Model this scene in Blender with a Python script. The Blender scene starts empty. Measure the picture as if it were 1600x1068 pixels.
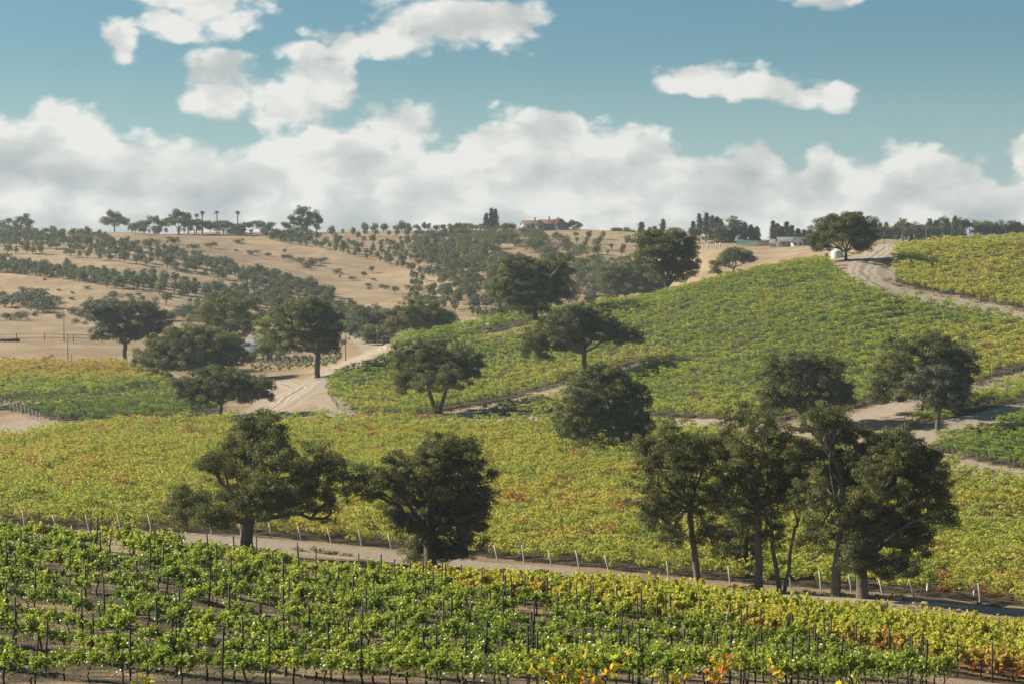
import bpy, math, random
import numpy as np
from mathutils import Vector

# ------------------------------------------------------------------ camera, sky, sun, exposure
SC = bpy.context.scene
C = SC.collection
R = math.radians
LENS = 70.0
F = LENS / 36.0 * 1600.0            # focal length in pixels of the 1600 px wide photograph
PITCH = math.atan((534 - 400) / F)
cam_d = bpy.data.cameras.new('camera'); cam = bpy.data.objects.new('camera', cam_d); C.objects.link(cam)
cam_d.lens = LENS; cam_d.sensor_width = 36.0; cam_d.clip_start = 0.5; cam_d.clip_end = 12000
cam.location = (0, 0, 0); cam.rotation_euler = (R(90) - PITCH, 0, 0)
SC.camera = cam
SC.view_settings.view_transform = 'Standard'; SC.view_settings.look = 'None'
SC.view_settings.gamma = 1.0; SC.view_settings.exposure = 0.92; SC.view_settings.use_curve_mapping = False
SC.cycles.max_bounces = 8; SC.cycles.transparent_max_bounces = 8; SC.cycles.volume_bounces = 0
SC.cycles.diffuse_bounces = 3; SC.cycles.glossy_bounces = 2; SC.cycles.transmission_bounces = 4

SUN_EL = 31.0
SUN_BEYOND = 13.0                     # degrees beyond the left-hand side of the picture
az = R(SUN_BEYOND)
SUNDIR = Vector((-math.cos(az) * math.cos(R(SUN_EL)), math.sin(az) * math.cos(R(SUN_EL)), math.sin(R(SUN_EL))))
sun_d = bpy.data.lights.new('sun', 'SUN'); sun = bpy.data.objects.new('sun', sun_d); C.objects.link(sun)
sun_d.energy = 5.0; sun_d.angle = R(0.53); sun_d.color = (1.0, 0.91, 0.75)
sun.rotation_euler = SUNDIR.to_track_quat('Z', 'Y').to_euler()
sun.location = SUNDIR * 500

W = bpy.data.worlds.new('World'); SC.world = W; W.use_nodes = True
NT = W.node_tree; NT.nodes.clear()

class G:
    """small helper for writing node maths"""
    def __init__(s, nt): s.nt = nt
    def n(s, t, **kw):
        o = s.nt.nodes.new(t)
        for k, v in kw.items(): setattr(o, k, v)
        return o
    def put(s, sock, v):
        if v is None: return
        if isinstance(v, bpy.types.NodeSocket): s.nt.links.new(v, sock)
        else: sock.default_value = v
    def m(s, op, a, b=None, c=None, clamp=False):
        o = s.n('ShaderNodeMath', operation=op, use_clamp=clamp)
        s.put(o.inputs[0], a); s.put(o.inputs[1], b)
        if c is not None: s.put(o.inputs[2], c)
        return o.outputs[0]
    def vm(s, op, a, b=None, sc=None):
        o = s.n('ShaderNodeVectorMath', operation=op)
        s.put(o.inputs[0], a); s.put(o.inputs[1], b)
        if sc is not None: s.put(o.inputs['Scale'], sc)
        return o.outputs[0]
    def noise(s, vec, scale, detail=5, rough=0.5, dist=0.0, col=False):
        o = s.n('ShaderNodeTexNoise'); s.put(o.inputs['Vector'], vec)
        o.inputs['Scale'].default_value = scale; o.inputs['Detail'].default_value = detail
        o.inputs['Roughness'].default_value = rough; o.inputs['Distortion'].default_value = dist
        return o.outputs['Color' if col else 'Fac']
    def step(s, v, a, b, lo=0.0, hi=1.0, kind='SMOOTHSTEP'):
        o = s.n('ShaderNodeMapRange', interpolation_type=kind)
        s.put(o.inputs[0], v); o.inputs[1].default_value = a; o.inputs[2].default_value = b
        o.inputs[3].default_value = lo; o.inputs[4].default_value = hi
        return o.outputs[0]
    def mix(s, f, a, b, mode='MIX'):
        o = s.n('ShaderNodeMix', data_type='RGBA', blend_type=mode)
        s.put(o.inputs[0], f); s.put(o.inputs[6], c4(a)); s.put(o.inputs[7], c4(b))
        return o.outputs[2]
    def ramp(s, f, pts, mode='LINEAR'):
        o = s.n('ShaderNodeValToRGB'); cr = o.color_ramp; cr.interpolation = mode
        while len(cr.elements) < len(pts): cr.elements.new(0.5)
        for e, (p, c) in zip(cr.elements, pts): e.position = p; e.color = c4(c)
        s.put(o.inputs[0], f)
        return o.outputs[0]

def c4(c):
    if isinstance(c, bpy.types.NodeSocket) or c is None: return c
    if isinstance(c, (int, float)): return (c, c, c, 1)
    return tuple(c) if len(c) == 4 else (*c, 1)

def build_sky():
    g = G(NT)
    sky = g.n('ShaderNodeTexSky', sky_type='NISHITA', sun_disc=False)
    sky.sun_elevation = R(SUN_EL); sky.sun_rotation = R(-90 + SUN_BEYOND)
    sky.air_density = 1.0; sky.dust_density = 0.6; sky.ozone_density = 2.2; sky.altitude = 250
    tc = g.n('ShaderNodeTexCoord').outputs['Generated']
    sep = g.n('ShaderNodeSeparateXYZ'); g.put(sep.inputs[0], tc)
    x, y, z = sep.outputs
    hor = g.m('SQRT', g.m('ADD', g.m('MULTIPLY', x, x), g.m('MULTIPLY', y, y)))
    azm = g.m('ARCTAN2', x, y)
    U = g.m('MULTIPLY', azm, F)
    V = g.m('MULTIPLY', g.m('DIVIDE', z, g.m('MAXIMUM', hor, 0.02)), F)
    P = g.vm('MULTIPLY', tc, (1.0, 1.0, 1.55))
    # billows at three sizes
    def density(vec):
        a = g.noise(vec, 26, 9, 0.52, 0.15)
        vo = g.n('ShaderNodeTexVoronoi', feature='SMOOTH_F1'); g.put(vo.inputs['Vector'], g.vm('ADD', vec, g.vm('MULTIPLY', g.noise(vec, 60, 4, 0.6, 0, True), (0.015, 0.015, 0.015))))
        vo.inputs['Scale'].default_value = 48; vo.inputs['Smoothness'].default_value = 0.6
        vo.inputs['Detail'].default_value = 2; vo.inputs['Roughness'].default_value = 0.55
        b = g.m('SUBTRACT', 1.0, vo.outputs['Distance'])
        return g.m('ADD', g.m('MULTIPLY', a, 0.62), g.m('MULTIPLY', b, 0.38))
    n0 = density(P)
    PW = g.vm('ADD', P, g.vm('MULTIPLY', g.noise(P, 22, 4, 0.5, 0, True), (0.03, 0.03, 0.02)))
    s0 = g.noise(PW, 15, 5, 0.5); s1 = g.noise(g.vm('ADD', PW, (-0.012, 0.0, 0.022)), 15, 5, 0.5)
    # upper edge of the cloud bank against azimuth
    fc = g.n('ShaderNodeFloatCurve')
    bank = [(-900, 150), (-400, 190), (-150, 205), (0, 225), (60, 238), (110, 252), (160, 238), (210, 205), (300, 190), (380, 175), (420, 205), (470, 215), (530, 222), (600, 212), (690, 188),
            (730, 218), (790, 232), (850, 243), (910, 228), (955, 210), (1000, 226), (1050, 196), (1130, 178), (1185, 188), (1245, 150), (1280, 182),
            (1345, 148), (1380, 168), (1450, 175), (1510, 152), (1560, 132), (1640, 138), (1900, 180), (2500, 150)]
    cv = fc.mapping.curves[0]
    pts = [((p + 900) / 3400.0, v / 400.0) for p, v in bank]
    cv.points[0].location = pts[0]; cv.points[1].location = pts[-1]
    for p in pts[1:-1]: cv.points.new(*p)
    fc.mapping.update()
    g.put(fc.inputs['Value'], g.step(U, -1700, 1700, 0, 1, 'LINEAR'))
    T = g.m('MULTIPLY', fc.outputs[0], 400.0)
    bankv = g.m('DIVIDE', g.m('SUBTRACT', T, V), 60.0)
    blobs = [(700, 30, 150, 62), (775, 40, 95, 48), (590, 68, 120, 36), (480, 85, 60, 22), (320, 20, 115, 52), (270, 40, 60, 40), (200, 65, 35, 45), (345, 118, 68, 40), (350, 165, 62, 42),
             (500, 125, 72, 45), (470, 170, 110, 50), (1090, 128, 85, 38), (1190, 138, 95, 34), (1275, 156, 70, 26), (1290, -5, 115, 34), (1595, 232, 40, 34), 
             (1700, 225, 120, 50), (-150, 20, 160, 70), (1900, 60, 160, 60), (-420, 120, 140, 50), (620, 205, 90, 60)]
    mx = None
    for (u, v, a, b) in blobs:
        du = g.m('DIVIDE', g.m('SUBTRACT', U, float(u - 800)), float(a) * 1.05)
        dv = g.m('DIVIDE', g.m('SUBTRACT', V, float(400 - v)), float(b) * 1.05)
        q = g.m('SUBTRACT', 1.0, g.m('SQRT', g.m('ADD', g.m('MULTIPLY', du, du), g.m('MULTIPLY', dv, dv))))
        mx = q if mx is None else g.m('SMOOTH_MAX', mx, q, 0.15)
    # elsewhere in the sky: scattered fair-weather cloud (outside the part of the sky in view)
    out = g.step(g.m('MAXIMUM', g.m('ABSOLUTE', U), g.m('MULTIPLY', V, 1.7)), 850, 1400)
    sc = g.m('SUBTRACT', g.m('MULTIPLY', g.noise(P, 4.5, 3, 0.5), 2.2), 1.42)
    sc = g.m('ADD', g.m('MULTIPLY', sc, out), g.m('MULTIPLY', g.m('SUBTRACT', 1.0, out), -2.0))
    allv = g.m('SMOOTH_MAX', g.m('MAXIMUM', mx, sc), g.m('MINIMUM', bankv, 2.6), 0.25)
    field = g.m('ADD', allv, g.m('MULTIPLY', g.m('SUBTRACT', n0, 0.43), 1.9))
    mask = g.step(field, -0.04, 0.42)
    thick = g.step(field, 0.1, 1.5)
    # light on the clouds: sides turned to the sun brighter, thick bases greyer
    lit = g.m('ADD', 0.03, g.m('ADD', g.m('MULTIPLY', g.m('SUBTRACT', s0, s1), 2.5), g.m('MULTIPLY', g.m('SUBTRACT', n0, 0.45), 0.45)))
    depth_in = g.step(g.m('SUBTRACT', T, V), 15, 125)
    grey = g.step(g.noise(g.vm('MULTIPLY', PW, (1, 1, 2.4)), 8, 5, 0.5, 0.1), 0.34, 0.70)
    shade = g.m('ADD', g.m('SUBTRACT', 0.98, g.m('MULTIPLY', depth_in, g.m('ADD', g.m('MULTIPLY', grey, 0.34), 0.03))), lit)
    shade = g.m('SUBTRACT', shade, g.m('MULTIPLY', g.m('SUBTRACT', 1.0, depth_in), g.m('MULTIPLY', thick, 0.10)))
    ccol = g.ramp(shade, [(0.35, (0.47, 0.52, 0.53)), (0.62, (0.60, 0.635, 0.62)), (0.84, (0.76, 0.77, 0.735)), (1.0, (0.90, 0.895, 0.85))])
    skc = g.mix(1.0, sky.outputs[0], (0.58, 0.80, 0.82), 'MULTIPLY')
    veil = g.m('MULTIPLY', g.step(V, 340, 90), 0.42)
    skc = g.mix(veil, skc, (5.6, 7.0, 7.5))
    bg1 = g.n('ShaderNodeBackground'); g.put(bg1.inputs[0], skc); bg1.inputs[1].default_value = 0.052
    bg2 = g.n('ShaderNodeBackground'); g.put(bg2.inputs[0], ccol); bg2.inputs[1].default_value = 0.50
    mixs = g.n('ShaderNodeMixShader'); above = g.step(V, -30, 5)
    g.put(mixs.inputs[0], g.m('MULTIPLY', g.m('MULTIPLY', mask, 0.97), above))
    g.nt.links.new(bg1.outputs[0], mixs.inputs[1]); g.nt.links.new(bg2.outputs[0], mixs.inputs[2])
    o = g.n('ShaderNodeOutputWorld'); g.nt.links.new(mixs.outputs[0], o.inputs[0])
build_sky()
W.cycles.sampling_method = 'MANUAL'; W.cycles.sample_map_resolution = 512

# ------------------------------------------------------------------ projection of the photograph's pixels onto the land
cp, sp = math.cos(PITCH), math.sin(PITCH)
def pix_ray(px, py):
    """slopes X/Y and Z/Y of the line of sight through a pixel"""
    a = (px - 800) / F; b = -(py - 534) / F
    wy = cp + b * sp; wz = -sp + b * cp
    return a / wy, wz / wy
def pt(px, py, Y):
    a, b = pix_ray(px, py); return np.array((a * Y, Y, b * Y))

# land heights: for a column of the picture, (distance, row) of the ground; row given as ('z', h) where it is hidden
COLS = {
 0:   [(74,1068),(112,845),(140,('z',-22)),(185,('z',-27.4)),(205,822),(275,748),(395,680),(412,660),(450,618),(510,570),(600,531),(700,502),(725,496),(800,458),(900,410),(1000,377),(1080,359),(1200,('z',13))],
 100: [(74,1068),(112,852),(140,('z',-22.3)),(188,('z',-27.3)),(206,830),(275,750),(392,672),(412,656),(450,616),(510,570),(600,531),(700,502),(725,496),(800,450),(900,405),(1000,370),(1080,357),(1200,('z',13))],
 200: [(74,1068),(112,860),(150,('z',-23)),(192,842),(210,828),(275,753),(390,670),(410,652),(450,616),(500,582),(530,564),(620,530),(720,498),(800,446),(880,410),(950,380),(1010,361),(1100,('z',12))],
 400: [(74,1068),(112,892),(150,('z',-24)),(193,857),(214,838),(275,760),(385,672),(412,650),(440,628),(470,604),(500,590),(560,560),(640,538),(720,510),(800,470),(900,420),(1000,385),(1080,361),(1200,('z',8))],
 520: [(75,1068),(112,919),(150,('z',-25)),(195,866),(216,848),(275,765),(370,680),(392,658),(402,648),(420,628),(460,592),(490,577),(520,567),(560,560),(620,545),(700,520),(800,475),(900,430),(1000,388),(1080,363)],
 620: [(75,1068),(112,919),(150,('z',-25.5)),(195,875),(218,856),(275,772),(362,688),(388,662),(405,650),(430,622),(455,586),(480,553),(500,531),(512,526),(550,('z',-27)),(620,('z',-28)),(700,511),(800,470),(900,430),(1000,392),(1090,362)],
 800: [(76,1068),(112,933),(150,('z',-26.5)),(190,892),(214,873),(275,783),(355,694),(384,662),(402,648),(425,622),(455,588),(490,540),(515,501),(528,494),(570,('z',-23)),(640,('z',-26)),(700,('z',-24)),(800,458),(900,410),(1000,375),(1100,356)],
 1000:[(79,1068),(112,943),(150,('z',-28)),(184,912),(205,896),(265,795),(338,702),(372,665),(388,648),(420,606),(460,551),(490,506),(515,474),(528,466),(570,('z',-20)),(700,('z',-28)),(800,('z',-18)),(900,421),(1000,385),(1080,362)],
 1100:[(80,1068),(112,952),(150,('z',-29)),(182,921),(202,905),(262,802),(330,705),(365,662),(378,652),(410,605),(450,546),(485,492),(515,452),(530,441),(570,('z',-14)),(700,('z',-12)),(800,400),(900,385),(1000,374),(1080,368)],
 1200:[(82,1068),(112,966),(150,('z',-30)),(180,930),(200,914),(258,806),(318,716),(345,676),(360,660),(400,598),(440,538),(480,478),(520,433),(540,417),(620,('z',-10)),(700,427),(800,398),(900,386),(1000,376),(1200,('z',9))],
 1330:[(84,1068),(112,978),(150,('z',-31)),(175,938),(195,922),(250,818),(300,738),(330,695),(345,673),(360,655),(400,588),(440,523),(480,463),(510,428),(530,412),(550,402),(580,388),(600,378),(640,('z',4)),(900,('z',6)),(1100,('z',10))],
 1450:[(88,1068),(112,992),(150,('z',-31.5)),(174,946),(190,932),(250,828),(288,755),(305,728),(325,698),(345,663),(365,632),(400,583),(440,528),(475,478),(488,464),(500,455),(530,423),(560,390),(575,382),(620,('z',3)),(800,('z',4)),(1100,('z',9))],
 1600:[(93,1068),(112,1006),(150,('z',-32)),(174,962),(190,947),(245,845),(278,776),(292,752),(303,732),(315,712),(340,668),(365,634),(385,602),(400,583),(430,541),(455,502),(470,488),(500,456),(530,415),(560,374),(575,368),(620,('z',5)),(1100,('z',10))],
}
RL = np.exp(np.linspace(math.log(6), math.log(6000), 620))
def _cols():
    th, zz = [], []
    for px, kn in sorted(COLS.items()):
        ys, zs = [0.1, 6, 32], [-1.9, -3.0, -8.3]
        t = None
        for (Y, v) in kn:
            if isinstance(v, tuple): z = v[1]
            else:
                p = pt(px, v, Y); z = p[2]
            ys.append(Y); zs.append(z)
        ys += [1800, 6000]; zs += [zs[-1] - 3, -10]
        t = math.atan(pix_ray(px, 534)[0]) if px != 800 else 0.0
        rs = np.array(ys) / math.cos(t)
        th.append(t); zz.append(np.interp(RL, rs, zs))
    return np.array(th), np.array(zz)
_TH, _ZZ = _cols()
_k = np.exp(-0.5 * (np.arange(-6, 7) / 1.7) ** 2); _k /= _k.sum()
_ZZ = np.array([np.convolve(np.pad(r, 6, 'edge'), _k, 'valid') for r in _ZZ])
TF = np.linspace(R(-22), R(22), 441)
def _theta_smooth():
    out = np.empty((len(TF), len(RL)))
    for j in range(len(RL)): out[:, j] = np.interp(TF, _TH, _ZZ[:, j])
    k = np.exp(-0.5 * (np.arange(-14, 15) / 5.0) ** 2); k /= k.sum()
    for j in range(len(RL)): out[:, j] = np.convolve(np.pad(out[:, j], 14, 'edge'), k, 'valid')
    return out
ZG = _theta_smooth()
LR = np.log(RL)
def relief(x, y):
    """small uneven swells of the ground"""
    r = np.hypot(x, y)
    a = np.clip((r - 30) / 300, 0, 1)
    far = np.clip((r - 640) / 200, 0, 1)
    return (0.10 * np.sin(x * 0.23 + 1.3 * np.sin(y * 0.11)) * np.sin(y * 0.19 + 0.7) * a
            + far * (0.9 * np.sin(x * 0.021 + 0.9 * np.sin(y * 0.012)) * np.sin(y * 0.017 + x * 0.009) + 0.5 * np.sin(x * 0.06 + y * 0.045)))
def height(x, y):
    x = np.asarray(x, float); y = np.asarray(y, float)
    th = np.arctan2(x, y); r = np.maximum(np.hypot(x, y), RL[0])
    tc = np.clip(th, TF[0], TF[-1])
    fi = (tc - TF[0]) / (TF[1] - TF[0]); i = np.clip(fi.astype(int), 0, len(TF) - 2); fi = fi - i
    fj = (np.log(r) - LR[0]) / (LR[1] - LR[0]); j = np.clip(fj.astype(int), 0, len(RL) - 2); fj = np.clip(fj - j, 0, 1)
    z = (ZG[i, j] * (1 - fi) + ZG[i + 1, j] * fi) * (1 - fj) + (ZG[i, j + 1] * (1 - fi) + ZG[i + 1, j + 1] * fi) * fj
    # behind the camera both sides run together
    w = np.clip((np.abs(th) - R(30)) / R(150), 0, 1); w = w * w * (3 - 2 * w) * 0.5
    jj = j; zo = np.where(th > 0, ZG[0, jj], ZG[-1, jj])
    z = z * (1 - w) + zo * w
    return z + relief(x, y)
_YS = np.exp(np.linspace(math.log(25), math.log(2500), 2600))
_gcache = {}
def ground(px, py):
    """the point of the land seen at a pixel of the photograph"""
    k = (px, py)
    if k in _gcache: return _gcache[k]
    a, b = pix_ray(px, py)
    hz = height(a * _YS, _YS); d = b * _YS - hz
    idx = np.nonzero(d <= 0)[0]
    if len(idx) == 0:
        i = int(np.argmin(np.abs(d[_YS > 400]) / _YS[_YS > 400])) + int((_YS <= 400).sum()); Y = _YS[i]
    else:
        i = idx[0]
        if i == 0: Y = _YS[0]
        else: t = d[i - 1] / (d[i - 1] - d[i] + 1e-9); Y = _YS[i - 1] + t * (_YS[i] - _YS[i - 1])
    p = np.array((a * Y, Y, float(height(a * Y, Y))))
    _gcache[k] = p
    return p
def atY(px, Y):
    X = pix_ray(px, 500)[0] * Y
    return np.array((X, Y, float(height(X, Y))))
def gp(v):
    """polygon vertex: (px,py) on visible ground, or (px,None,Y) at a distance"""
    return ground(*v)[:2] if len(v) == 2 else atY(v[0], v[2])[:2]
def to_pix(x, y, z):
    dy = y * cp - z * sp; dz = y * sp + z * cp
    return 800 + F * x / dy, 534 - F * dz / dy
def poly(pts): return np.array([gp(p) for p in pts])
def inside(P, poly_):
    x, y = P[:, 0], P[:, 1]; c = np.zeros(len(P), bool)
    n = len(poly_)
    for i in range(n):
        x0, y0 = poly_[i]; x1, y1 = poly_[(i + 1) % n]
        if y0 == y1: continue
        m = ((y0 > y) != (y1 > y)) & (x < (x1 - x0) * (y - y0) / (y1 - y0) + x0)
        c ^= m
    return c
def dist_line(P, line):
    d = np.full(len(P), 1e9)
    for a, b in zip(line[:-1], line[1:]):
        ab = b - a; t = np.clip(((P - a) @ ab) / (ab @ ab + 1e-9), 0, 1)
        d = np.minimum(d, np.linalg.norm(P - (a + t[:, None] * ab), axis=1))
    return d

# ------------------------------------------------------------------ object helpers
def link(o, parent=None):
    C.objects.link(o)
    if parent is not None: o.parent = parent
    return o
def tag(o, label, cat, group=None, kind=None):
    o['label'] = label; o['category'] = cat
    if group: o['group'] = group
    if kind: o['kind'] = kind
    return o
def empty(name, loc, rz=0.0, s=1.0):
    o = bpy.data.objects.new(name, None); o.location = [float(v) for v in loc]; o.rotation_euler = (0, 0, rz); o.scale = (s, s, s)
    o.empty_display_size = 0.5
    return link(o)
class MB:
    """collects vertices and faces (numpy) into one mesh"""
    def __init__(s): s.v = []; s.f4 = []; s.f3 = []; s.n = 0; s.t = []; s.u = []
    def add(s, v, f, tone=0.5):
        v = np.asarray(v, float).reshape(-1, 3); f = np.asarray(f, int)
        s.v.append(v); (s.f4 if f.shape[1] == 4 else s.f3).append(f + s.n); s.n += len(v)
        s.t.append(np.broadcast_to(np.asarray(tone, float), (len(v),)).copy())
        return s
    def mesh(s, name, mat, smooth=False):
        me = bpy.data.meshes.new(name)
        v = np.concatenate(s.v) if s.v else np.zeros((0, 3))
        f4 = np.concatenate(s.f4) if s.f4 else np.zeros((0, 4), int)
        f3 = np.concatenate(s.f3) if s.f3 else np.zeros((0, 3), int)
        me.vertices.add(len(v)); me.vertices.foreach_set('co', v.astype(np.float32).ravel())
        nl = f4.size + f3.size; npoly = len(f4) + len(f3)
        me.loops.add(nl); me.loops.foreach_set('vertex_index', np.concatenate([f4.ravel(), f3.ravel()]).astype(np.int32))
        me.polygons.add(npoly)
        st = np.concatenate([np.arange(len(f4)) * 4, f4.size + np.arange(len(f3)) * 3]).astype(np.int32)
        me.polygons.foreach_set('loop_start', st)
        at = me.attributes.new('tone', 'FLOAT', 'POINT'); at.data.foreach_set('value', np.concatenate(s.t).astype(np.float32))
        if smooth: me.polygons.foreach_set('use_smooth', np.ones(npoly, bool))
        me.update(calc_edges=True); me.validate()
        me.materials.append(mat)
        return me
    def obj(s, name, mat, parent=None, smooth=False):
        return link(bpy.data.objects.new(name, s.mesh(name, mat, smooth)), parent)
    def box(s, c, size, tone=0.5, rz=0.0, top=None):
        x, y, z = np.array(size) / 2.0; tx, ty = top if top else (1, 1)
        v = np.array([(-x,-y,-z),(x,-y,-z),(x,y,-z),(-x,y,-z),(-x*tx,-y*ty,z),(x*tx,-y*ty,z),(x*tx,y*ty,z),(-x*tx,y*ty,z)])
        if rz: cc, ss = math.cos(rz), math.sin(rz); v = v @ np.array([[cc, ss, 0], [-ss, cc, 0], [0, 0, 1]])
        f = [(3,2,1,0),(4,5,6,7),(0,1,5,4),(1,2,6,5),(2,3,7,6),(3,0,4,7)]
        return s.add(v + np.array(c), f, tone)
    def tube(s, pts, rad, sides=6, tone=0.5, cap=True):
        pts = np.asarray(pts, float); n = len(pts); rad = np.broadcast_to(rad, (n,))
        d = np.gradient(pts, axis=0); d /= np.linalg.norm(d, axis=1)[:, None] + 1e-9
        ref = np.array((0.0, 0, 1)) if abs(d[0][2]) < 0.8 else np.array((1.0, 0.1, 0))
        a = np.cross(d, ref); a /= np.linalg.norm(a, axis=1)[:, None] + 1e-9; b = np.cross(d, a)
        an = np.linspace(0, 2 * np.pi, sides, endpoint=False)
        ring = pts[:, None] + rad[:, None, None] * (np.cos(an)[None, :, None] * a[:, None] + np.sin(an)[None, :, None] * b[:, None])
        i = np.arange(n - 1)[:, None] * sides; j = np.arange(sides)[None]; j2 = (j + 1) % sides
        f = np.stack([i + j, i + j2, i + sides + j2, i + sides + j], -1).reshape(-1, 4)
        s.add(ring.reshape(-1, 3), f, tone)
        if cap:
            base = s.n - n * sides
            for k in range(1, sides - 1):
                s.f3.append(np.array([[base + (n - 1) * sides, base + (n - 1) * sides + k, base + (n - 1) * sides + k + 1]]))
        return s
    def lathe(s, prof, sides=20, c=(0, 0, 0), tone=0.5):
        an = np.linspace(0, 2 * np.pi, sides, endpoint=False); prof = np.array(prof, float); n = len(prof)
        v = np.stack([prof[:, 0:1] * np.cos(an), prof[:, 0:1] * np.sin(an), np.repeat(prof[:, 1:2], sides, 1)], -1).reshape(-1, 3) + np.array(c)
        i = np.arange(n - 1)[:, None] * sides; j = np.arange(sides)[None]; j2 = (j + 1) % sides
        return s.add(v, np.stack([i + j, i + j2, i + sides + j2, i + sides + j], -1).reshape(-1, 4), tone)

def leaves(mb, P, size, rng, out=None, tone=None, shape='kite', flat=0.0):
    """many leaf faces at the points P, turned at random but leaning to the directions out"""
    n = len(P)
    if n == 0: return
    nr = rng.normal(size=(n, 3))
    if out is not None: nr = nr + out
    nr[:, 2] += flat
    nr /= np.linalg.norm(nr, axis=1)[:, None] + 1e-9
    t = rng.normal(size=(n, 3)); t -= (t * nr).sum(1)[:, None] * nr; t /= np.linalg.norm(t, axis=1)[:, None] + 1e-9
    b = np.cross(nr, t)
    s = np.broadcast_to(size, (n,)) * rng.uniform(0.65, 1.3, n); s = s[:, None]
    tn = rng.uniform(0, 1, n) if tone is None else np.clip(tone + rng.normal(0, 0.16, n), 0, 1)
    if shape == 'kite':
        v = np.stack([P - t * s * 0.5, P + b * s * 0.36 + nr * s * 0.10, P + t * s * 0.5, P - b * s * 0.36 + nr * s * 0.10], 1)
        f = np.arange(n * 4).reshape(n, 4); mb.add(v.reshape(-1, 3), f, np.repeat(tn, 4))
    else:   # five-cornered vine leaf folded along its midrib
        v = np.stack([P - t * s * 0.45, P - t * s * 0.1 + b * s * 0.52 + nr * s * 0.12, P + t * s * 0.28 + b * s * 0.34 + nr * s * 0.08, P + t * s * 0.58 - nr * s * 0.10,
                      P + t * s * 0.28 - b * s * 0.34 + nr * s * 0.08, P - t * s * 0.1 - b * s * 0.52 + nr * s * 0.12], 1)
        k = np.arange(n)[:, None] * 6
        f = np.concatenate([k + np.array([[0, 1, 2, 3]]), k + np.array([[0, 3, 4, 5]])]); mb.add(v.reshape(-1, 3), f, np.repeat(tn, 6))

def copy_tree(o, parent=None):
    c = o.copy(); link(c); c.parent = parent
    for ch in o.children: copy_tree(ch, c)
    return c

def instancer(name, mat_coll, pts, rot, scl, idx, hue):
    """one object: many copies of the meshes in mat_coll set on the points"""
    me = bpy.data.meshes.new(name); n = len(pts)
    me.vertices.add(n); me.vertices.foreach_set('co', np.asarray(pts, np.float32).ravel())
    a = me.attributes.new('rot', 'FLOAT_VECTOR', 'POINT'); r = np.zeros((n, 3), np.float32); r[:, 2] = rot; a.data.foreach_set('vector', r.ravel())
    a = me.attributes.new('scl', 'FLOAT_VECTOR', 'POINT'); a.data.foreach_set('vector', np.asarray(scl, np.float32).ravel())
    a = me.attributes.new('idx', 'INT', 'POINT'); a.data.foreach_set('value', np.asarray(idx, np.int32))
    a = me.attributes.new('hue', 'FLOAT', 'POINT'); a.data.foreach_set('value', np.asarray(hue, np.float32))
    o = link(bpy.data.objects.new(name, me))
    ng = bpy.data.node_groups.new(name, 'GeometryNodeTree')
    ng.interface.new_socket('Geometry', in_out='INPUT', socket_type='NodeSocketGeometry')
    ng.interface.new_socket('Geometry', in_out='OUTPUT', socket_type='NodeSocketGeometry')
    N = ng.nodes.new; L = ng.links.new
    gi, go = N('NodeGroupInput'), N('NodeGroupOutput')
    ci = N('GeometryNodeCollectionInfo'); ci.inputs['Collection'].default_value = mat_coll
    ci.inputs['Separate Children'].default_value = True; ci.inputs['Reset Children'].default_value = True
    ip = N('GeometryNodeInstanceOnPoints'); ip.inputs['Pick Instance'].default_value = True
    def att(nm, t):
        q = N('GeometryNodeInputNamedAttribute'); q.data_type = t; q.inputs['Name'].default_value = nm; return q.outputs[0]
    L(gi.outputs[0], ip.inputs['Points']); L(ci.outputs[0], ip.inputs['Instance'])
    L(att('idx', 'INT'), ip.inputs['Instance Index']); L(att('rot', 'FLOAT_VECTOR'), ip.inputs['Rotation']); L(att('scl', 'FLOAT_VECTOR'), ip.inputs['Scale'])
    L(ip.outputs[0], go.inputs[0])
    md = o.modifiers.new('scatter', 'NODES'); md.node_group = ng
    return o
def source_coll(name, meshes):
    c = bpy.data.collections.new(name)
    for i, m in enumerate(meshes): c.objects.link(bpy.data.objects.new('%s_%02d' % (name, i), m))
    return c

# ------------------------------------------------------------------ materials
def new_mat(name):
    m = bpy.data.materials.new(name); m.use_nodes = True; m.node_tree.nodes.clear()
    return m, G(m.node_tree)
def finish(m, g, col, rough=0.8, bump=None, bstr=0.3, bdist=0.05, spec=0.25, metal=0.0, trans=0.0, tcol=None):
    b = g.n('ShaderNodeBsdfPrincipled'); g.put(b.inputs['Base Color'], c4(col)); g.put(b.inputs['Roughness'], rough)
    b.inputs['Specular IOR Level'].default_value = spec; b.inputs['Metallic'].default_value = metal
    if bump is not None:
        bp = g.n('ShaderNodeBump'); bp.inputs['Strength'].default_value = bstr; bp.inputs['Distance'].default_value = bdist
        g.put(bp.inputs['Height'], bump); g.nt.links.new(bp.outputs[0], b.inputs['Normal'])
    out = g.n('ShaderNodeOutputMaterial'); sh = b.outputs[0]
    if trans > 0:
        t = g.n('ShaderNodeBsdfTranslucent'); g.put(t.inputs[0], tcol if tcol is not None else c4(col))
        mx = g.n('ShaderNodeMixShader'); mx.inputs[0].default_value = trans
        g.nt.links.new(sh, mx.inputs[1]); g.nt.links.new(t.outputs[0], mx.inputs[2]); sh = mx.outputs[0]
    g.nt.links.new(sh, out.inputs[0])
    return m
def attr(g, name, typ='GEOMETRY'):
    a = g.n('ShaderNodeAttribute', attribute_type=typ, attribute_name=name); return a.outputs['Fac']
def pos(g): return g.n('ShaderNodeNewGeometry').outputs['Position']
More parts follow.
